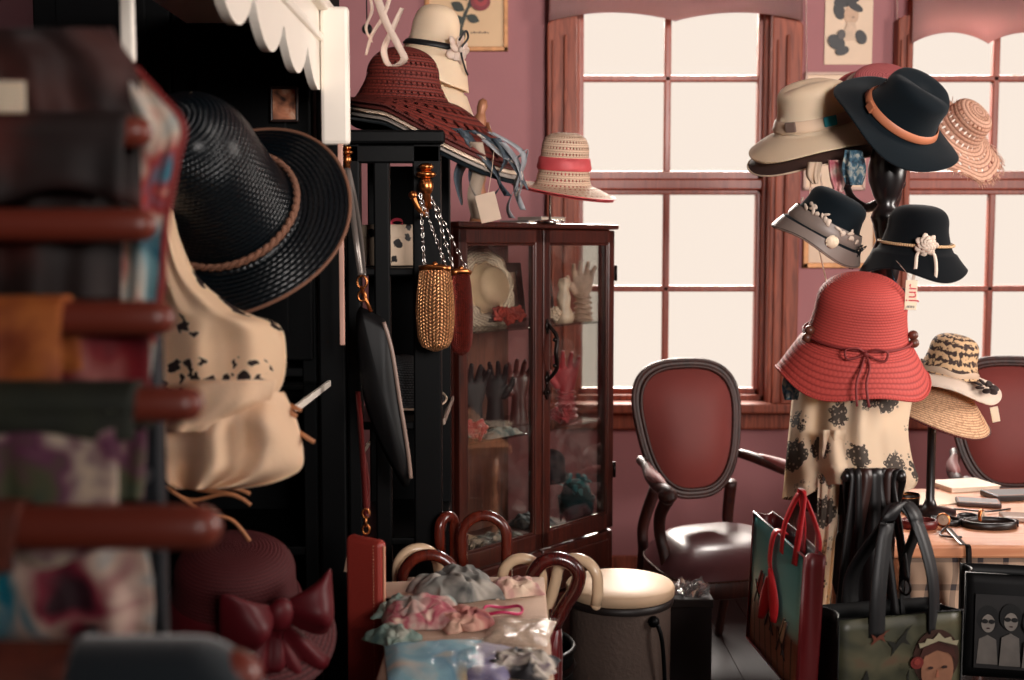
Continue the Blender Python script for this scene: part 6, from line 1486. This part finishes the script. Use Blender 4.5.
# ------------------------------------------------------------------ white scalloped shelf trim, upper left
m_white = mat('white_gloss_paint', (250, 240, 226), rough=.35, var=.02)
VX, VZ = -.395, 1.77; v0, v1 = 1.10, 2.60
vo_ = V((VX, (v0 + v1) / 2, VZ)); o = thing('scalloped_shelf', 'white scalloped shelf trim fixed to the black cupboard, top left', 'shelf', vo_)
sh3 = Matrix.Translation(-vo_)
b = MB(); N = 130; top = VZ + .15; rows = []
for i in range(N + 1):
    y = lerp(v0, v1, i / N); ph = (y - v0) / .235; z = VZ + .055 - .070 * abs(sin(pi * ph)) ** .7
    rows.append([V((VX, y, z)), V((VX, y, z + .05)), V((VX, y, top))])
b.grid(rows, smooth=False); b.xf(sh3); b.build('scalloped_board', m_white, o, mods=[SOL(.014, 1)])
for k, z in enumerate((VZ + .09, VZ + .15)):
    b = MB(); b.box((VX - .004, v0, z - .008), (VX + .022 + k * .012, v1, z + .008), .005); b.xf(sh3); b.build('moulding', m_white, o)
b = MB(); b.box((VX - .30, v0, top), (VX + .03, v1, top + .02), .004); b.xf(sh3); b.build('shelf_board', m_white, o)
b = MB(); x0_, x1_ = at(321, 100, 2.42).x, at(350, 100, 2.42).x; zb_ = at(0, 145, 2.42).z
b.box((x0_, 2.41, zb_), (x1_, 2.43, top), .008); b.xf(sh3); b.build('end_panel', m_white, o)
b = MB(); q0, q1 = at(340, 144, 2.42), at(345, 345, 2.42); b.box((q0.x - .004, 2.412, q1.z), (q0.x + .006, 2.42, q0.z), .002); b.xf(sh3); b.build('hanging_tape', mat('pinkish_tape', (206, 160, 142), rough=.6), o)
# white ribbons hanging at the top beside it
for k, (lab, pts, w) in enumerate((('looped white ribbon hanging at the top, left of the rose print', [(375, -10), (385, 20), (398, 45), (404, 60), (390, 66), (384, 50), (392, 30), (402, 8)], .016), ('thin white ribbon hanging left of the looped one at the top', [(392, -10), (384, 15), (372, 35), (366, 55)], .008), ('narrow curled white ribbon nearest the shelf trim at the top', [(368, -10), (372, 10), (366, 28), (372, 42)], .006))):
    b = MB(); ribbon(b, [at(x, y, 2.35 + .01 * j) for j, (x, y) in enumerate(pts)], w, 1.2); q = b.build('hanging_ribbon', m_rib_white, mods=[SOL(.001)]); rebase(q, at(*pts[0], 2.35)); tag(q, lab, 'ribbon')
# dark bead chain next to them
b = MB(); b.tube([at(366, -20, 2.5), at(367, 24, 2.5)], .0015, 6); b.ball(at(367, 29, 2.5), .011); q = b.build('bead_pendant', m_black); rebase(q, at(367, 29, 2.5)); tag(q, 'black bead hanging on a thread at the top left of the hat stack', 'bead')

# ------------------------------------------------------------------ cream flowered scarves hanging left
n = NT('cream_flower_scarf'); uv = n.n('ShaderNodeUVMap'); vo = n.n('ShaderNodeTexVoronoi'); vo.inputs['Scale'].default_value = 7; n.l(uv.outputs[0], vo.inputs['Vector'])
no = n.n('ShaderNodeTexNoise'); no.inputs['Scale'].default_value = 42; no.inputs['Detail'].default_value = 2; n.l(uv.outputs[0], no.inputs['Vector'])
gate = n.math('LESS_THAN', vo.outputs['Distance'], .52); bl = n.math('GREATER_THAN', no.outputs[0], .54)
n.setp(Base_Color=n.mix(n.math('MULTIPLY', gate, bl), lin((246, 214, 178)), lin((44, 28, 24))), Roughness=.8); add_trans(n, .3); m_flsc = n.m
m_creamg = mat('cream_gauze', (250, 218, 184), rough=.85, var=.04, trans=.3, bump=.4, bscale=120)
s1 = drape('scarf', 'cream scarf with dark sprig print, hanging left under the navy hat', 'scarf', [(205, 150, 172), (240, 154, 180), (280, 158, 200), (310, 160, 240), (324, 160, 278), (350, 160, 286), (385, 160, 282), (410, 160, 262)], 1.85, m_flsc, fold=.012, nf=2.2, seed=2, bulge=.05)
s2 = drape('scarf', 'plain cream gauze scarf gathered below the sprig printed one', 'scarf', [(392, 176, 284), (405, 166, 290), (425, 160, 298), (450, 160, 303), (470, 162, 300), (483, 168, 272), (489, 176, 236)], 1.80, m_creamg, fold=.022, nf=2.6, seed=5, bulge=.07)
drape('gathered_fold', None, None, [(380, 190, 276), (400, 176, 270), (418, 170, 240), (432, 168, 210)], 1.76, m_creamg, fold=.012, nf=2, seed=8, bulge=.05, parent=s2)
hb = at(160, 215, 1.93); o = thing('scarf_hook', 'dark wire hook holding the cream scarves beside the rod rack', 'hook', hb); b = MB(); b.tube(bez([V((-.25, .6, .06)), V((-.2, .2, .03)), V((-.06, 0, 0)), V((.02, -.05, -.03)), V((.05, -.06, .0))], 6), .005, 8); b.build('wire', m_iron, o)
# wooden and raffia stems poking out at the right of the gauze
for k, (a_, c_) in enumerate((((262, 395), (296, 416)), ((276, 418), (314, 442)), ((282, 402), (300, 410)))):
    b = MB(); b.tube([at(*a_, 1.84), at(*c_, 1.80)], [.0045, .0035], 8); q = b.build('wooden_stick', mat('pale_stick_wood', (176, 116, 76), rough=.6)); rebase(q, at(*a_, 1.84)); tag(q, ('upper thin wooden stick poking out right of the gauze scarf', 'lower and longest wooden stick poking out right of the gauze scarf', 'shortest wooden stick between the other two beside the gauze scarf')[k], 'stick')
o = thing('raffia_bundle', 'thin raffia strands trailing under the cream gauze scarf', 'raffia', at(200, 488, 1.86))
b = MB()
for k, pts in enumerate(([(165, 480), (200, 490), (232, 494), (251, 505)], [(165, 486), (190, 500), (225, 494), (245, 500)], [(170, 490), (205, 512), (232, 520), (250, 541)], [(168, 478), (210, 484), (240, 490), (250, 494)])):
    b.tube(bez([at(x, y, 1.86 - .01 * k) for x, y in pts], 6), .0032, 6)
b.xf(Matrix.Translation(-o.location)); b.build('strands', MATS['pale_stick_wood'], o)
# printed cloth and satin at the bottom by the red hat
drape('scarf', 'cream scarf with dark leaf print hanging right of the satin bow', 'scarf', [(596, 262, 290), (620, 266, 296), (650, 270, 304), (700, 272, 312)], 1.98, m_flsc, fold=.01, nf=2, seed=7, bulge=.02)

# small things on the cupboard's open shelves
zs_ = 1.18 + .0005
for k, (px, Y, r_, h_, col, lab) in enumerate(((296, 2.78, .035, .05, (70, 66, 62), 'small grey lidded tin on the black cupboard shelf beside the gauze scarf'),)):
    p = V((at(px, 0, Y).x, Y, zs_)); q = MB().lathe([(0, 0), (r_, 0), (r_, h_), (r_ * 1.05, h_), (r_ * 1.05, h_ + .012), (0, h_ + .016)], 24).build('tin', mat('grey_tin', col, rough=.35, metal=.5), at=p); tag(q, lab, 'tin')
# small framed photo leaning high behind the navy hat
frame_pic('tiny framed portrait photo behind the right edge of the big navy hat', at(284, 122, 2.575), 0, .060, .075, patches('sepia_portrait_print', [(60, 30, 22), (190, 120, 86), (236, 200, 170)], scale=30, trans=0, seed=3), tilt=0, fw=.006)

# ------------------------------------------------------------------ foreground rack of wooden rods with scarves
m_rod = mat('red_brown_rod', (112, 46, 32), rough=.42, var=.06, vscale=3, bump=.05, coat=.2)
RR = [(132, 1.02, .013, 152), (225, .99, .0138, 157), (318, .955, .0140, 175), (404, .925, .0140, 204), (527, .88, .0170, 222), (676, .84, .019, 262)]
pxp = V((at(152, 500, 1.10).x, 1.10, 0)); RK = thing('rod_rack', 'foreground rack of red-brown wooden rods hung with scarves, far left', 'rack', pxp)
b = MB(); b.box((-.012, -.012, 0), (.012, .012, 1.555), .004); b.build('post', mat('blue_grey_steel', (24, 28, 34), rough=.5, metal=.3), RK)
b = MB(); b.box((-.30, -.03, 0), (.06, .03, .03), .006); b.box((-.03, -.30, 0), (.03, .12, .028), .006); b.build('foot', MATS['blue_grey_steel'], RK)
ROD = []
for py, Y, r_, tip in RR:
    z = at(0, py, Y).z; xt = at(tip, py, Y).x; xl_ = at(-140, py, Y).x; b = MB(); k = 26
    pts = [V((lerp(xl_, xt - r_ * 1.0, i / 8), Y, z)) for i in range(9)] + [V((xt - r_ * (1 - f), Y, z)) for f in (.5, .8, .95, 1.0)]
    b.tube(pts, [r_] * 9 + [r_ * sqrt(max(0.02, 1 - f * f)) for f in (.5, .8, .95, 1.0)], 18); b.xf(Matrix.Translation(-pxp)); b.build('rod', m_rod, RK)
    b = MB(); b.box((-.006, Y - pxp.y, z - .006), (.006, -.012, z + .006), .002); b.build('rod_bracket', MATS['blue_grey_steel'], RK); ROD.append((z, Y, r_))
def over_rod(label, k, x0, x1, dropf, dropb, m, seed=0, fold=.006, nf=3, name='scarf', thick=.0025, taper=0.0):
    """cloth folded over rod k between pixel columns x0..x1: front and back falls in metres"""
    z, Y, r_ = ROD[k]; X0, X1 = at(x0, 0, Y).x, at(x1, 0, Y).x; rows = []; R_ = r_ + .003; nx = 30
    prof = [(-R_ - .004, z - dropf * t) for t in (1, .8, .6, .4, .2)] + [(-R_, z - .004)] + [(-R_ * cos(a), z + R_ * sin(a)) for a in [pi * q / 8 for q in range(9)]] + [(R_, z - .004)] + [(R_ + .004, z - dropb * t) for t in (.2, .4, .6, .8, 1)]
    for i, (dy, zz) in enumerate(prof):
        row = []
        for j in range(nx + 1):
            f = j / nx; dd = max(0, z - zz) ; s_ = -1 if dy < 0 else 1
            am = min(1, dd / .05); row.append(V((lerp(X0, X1, f) + .01 * am * MN.noise(V((f * 3, zz * 9, seed))), Y + dy + s_ * am * (abs(sin(nf * pi * f + seed)) * fold * 1.6 + fold * MN.noise(V((f * 5, zz * 8, seed)))), zz + am * .008 * sin(f * 9 + seed) - taper * max(0, (f - .62) / .38) ** 2.2)))
        rows.append(row)
    b = MB(); b.grid(rows, uv=lambda i, j: (j / nx * (X1 - X0), i * .02)); q = b.build(name, m, mods=[SOL(thick, 1 if False else 0)]); rebase(q, V(((X0 + X1) / 2, Y, z))); return tag(q, label, 'scarf')
m_f1 = patches('dark_floral_silk', [(20, 20, 22), (46, 26, 24), (70, 34, 28), (40, 54, 58)], scale=10, seed=40, trans=.1)
m_f2 = patches('brown_black_silk', [(14, 13, 14), (34, 20, 18), (96, 36, 26)], scale=8, seed=43, trans=.1)
m_f3 = patches('orange_plaid_silk', [(150, 58, 24), (196, 110, 50), (120, 40, 20)], scale=14, seed=45, trans=.2)
m_f4 = patches('dark_green_fringe', [(20, 24, 18), (38, 42, 30), (56, 56, 40)], scale=16, seed=48, trans=.1)
m_f5 = patches('olive_multicolour_silk', [(44, 70, 66), (84, 84, 56), (110, 50, 84), (226, 208, 184), (206, 104, 46)], scale=15, seed=52, trans=.2)
m_f6 = patches('pink_teal_silk', [(50, 20, 30), (150, 44, 66), (228, 204, 186), (14, 140, 164), (10, 84, 98)], scale=13, seed=58, trans=.2)
m_f7 = patches('blue_cream_red_silk', [(50, 110, 130), (150, 190, 196), (232, 214, 196), (190, 50, 40), (70, 140, 164)], scale=17, seed=62, trans=.3)
m_f8 = mat('dark_teal_velvet', (8, 26, 34), rough=.8, sheen=.5, var=.15); m_f9 = patches('red_brown_check', [(60, 26, 20), (110, 50, 34), (70, 44, 30)], scale=22, seed=66, trans=.1)
m_f10 = patches('black_red_silk', [(14, 12, 14), (26, 18, 20), (130, 20, 30), (180, 120, 110)], scale=9, seed=70, trans=.15)
# rod of the topmost scarves, above the first one
over_rod('dark floral scarf on the topmost rod, far left', 0, -120, 128, .055, .06, m_f2, 1)
over_rod('olive and multicoloured scarf hanging from the fourth rod from the top', 3, -100, 112, .115, .03, m_f5, 5, .004)
drape('scarf', 'black scarf with red flowers hanging between the third and fourth rods', 'scarf', [(322, -60, 148), (350, -60, 150), (398, -60, 150)], 1.0, m_f10, fold=.006, nf=3, seed=30, bulge=.01)
over_rod('orange plaid scarf wrapped on the third rod, far left edge', 2, -110, 60, .07, .04, m_f3, 3, .004)
over_rod('dark green fringed scarf on the fourth rod', 3, -110, 131, .022, .02, m_f4, 9, .003, name='fringed_scarf', thick=.004)
over_rod('pink and teal scarf hanging from the thick fifth rod', 4, -100, 10, .03, .02, m_f9, 11, .004)
over_rod('dark teal velvet shawl over the lowest rod', 5, 60, 250, .12, .06, m_f8, 13, .008, name='shawl', thick=.014, taper=.04)
over_rod('red-brown checked shawl on the lowest rod, far left corner', 5, -120, 58, .12, .06, m_f9, 17, .006, name='shawl', thick=.006)
# scarves hanging behind the rods
drape('scarf', 'dark patterned scarf across the top of the rod rack', 'scarf', [(28, -60, 112), (45, -60, 122), (70, -60, 138), (100, -60, 140), (118, -60, 138)], 1.06, m_f1, fold=.006, nf=3, seed=3, bulge=.015)
drape('scarf', 'blue, cream and red edged scarf at the right end of the rod rack', 'scarf', [(62, 118, 132), (90, 118, 156), (125, 120, 182), (160, 121, 176), (210, 121, 168), (260, 121, 163), (310, 120, 158), (380, 122, 150)], 1.075, m_f7, fold=.007, nf=1.6, seed=6, bulge=.012)
b = MB(); ribbon(b, [at(x, y, 1.062) for x, y in ((134, 66), (158, 92), (183, 125), (176, 165), (166, 225), (162, 280), (156, 330))], .0055, .0); q = b.build('scarf_border', mat('red_silk_border', (140, 30, 28), rough=.5), mods=[SOL(.002)]); rebase(q); tag(q, 'narrow red silk ribbon running down the edge of the blue and cream scarf', 'ribbon')
drape('scarf', 'black and brown scarf between the second and third rods', 'scarf', [(215, -60, 122), (250, -60, 122), (300, -60, 121)], 1.03, m_f2, fold=.006, nf=3, seed=13, bulge=.012)
drape('scarf', 'dark scarf hanging between the first and second rods', 'scarf', [(135, -60, 122), (170, -60, 124), (215, -60, 122)], 1.05, m_f2, fold=.006, nf=3, seed=15, bulge=.012)
drape('scarf', 'olive scarf with white and orange patches between the fourth and fifth rods', 'scarf', [(412, 40, 146), (450, 40, 146), (500, 50, 143)], .985, m_f5, fold=.006, nf=3, seed=18, bulge=.010)
drape('scarf', 'pink, turquoise and cream scarf hanging below the thick fifth rod', 'scarf', [(545, -60, 146), (580, -60, 152), (610, -60, 154), (650, -60, 150)], .945, m_f6, fold=.008, nf=3, seed=22, bulge=.012)
# cream card added as a stand-in for a bright patch at the far left
b = MB(); M = Matrix.Translation(at(6, 97, 1.0)); b.box((-.02, -.001, -.013), (.016, .001, .013), .0006, M=M); q = b.build('bright_patch_card', MATS['cream_paper']); rebase(q); tag(q, 'blank cream card added for a bright patch at the far left edge over the dark scarf', 'card')
b = MB(); q0, q1 = at(119, -10, 1.5), at(134, 62, 1.5); b.box((at(119, 0, 1.5).x, 1.5, q1.z), (at(133, 0, 1.5).x, 1.51, q0.z + .2), .003); q = b.build('white_lath', m_white); rebase(q); tag(q, 'narrow white lath rising behind the blue and cream scarf, top left', 'lath')

# glass shelf on the cupboard's front, pale edges of the rack's shelves
gs = V((-.50, 2.40, 1.15)); o = thing('glass_shelf', 'small glass shelf with pale edge jutting from black cupboard below the navy hat', 'shelf', gs)
b = MB(); b.box((-.10, -.20, -.005), (.10, WYF - .022 - 2.40, .005), .002); b.build('shelf_board', m_shelfglass, o)
b = MB(); b.box((.098, -.20, -.007), (.106, WYF - .022 - 2.40, .007), .002); b.build('shelf_edge', m_white, o)
for x_, z_, nm in ((xr + .001, 1.06, 'shelf_edge'), (ex(395) - .13 + .02, .95, 'shelf_edge')):
    b = MB(); b.box((x_, EY0 + .02, z_ - .008), (x_ + .006, EY1, z_ + .006), .002); ep(b, nm, mat('pale_edge_strip', (170, 150, 136), rough=.4))
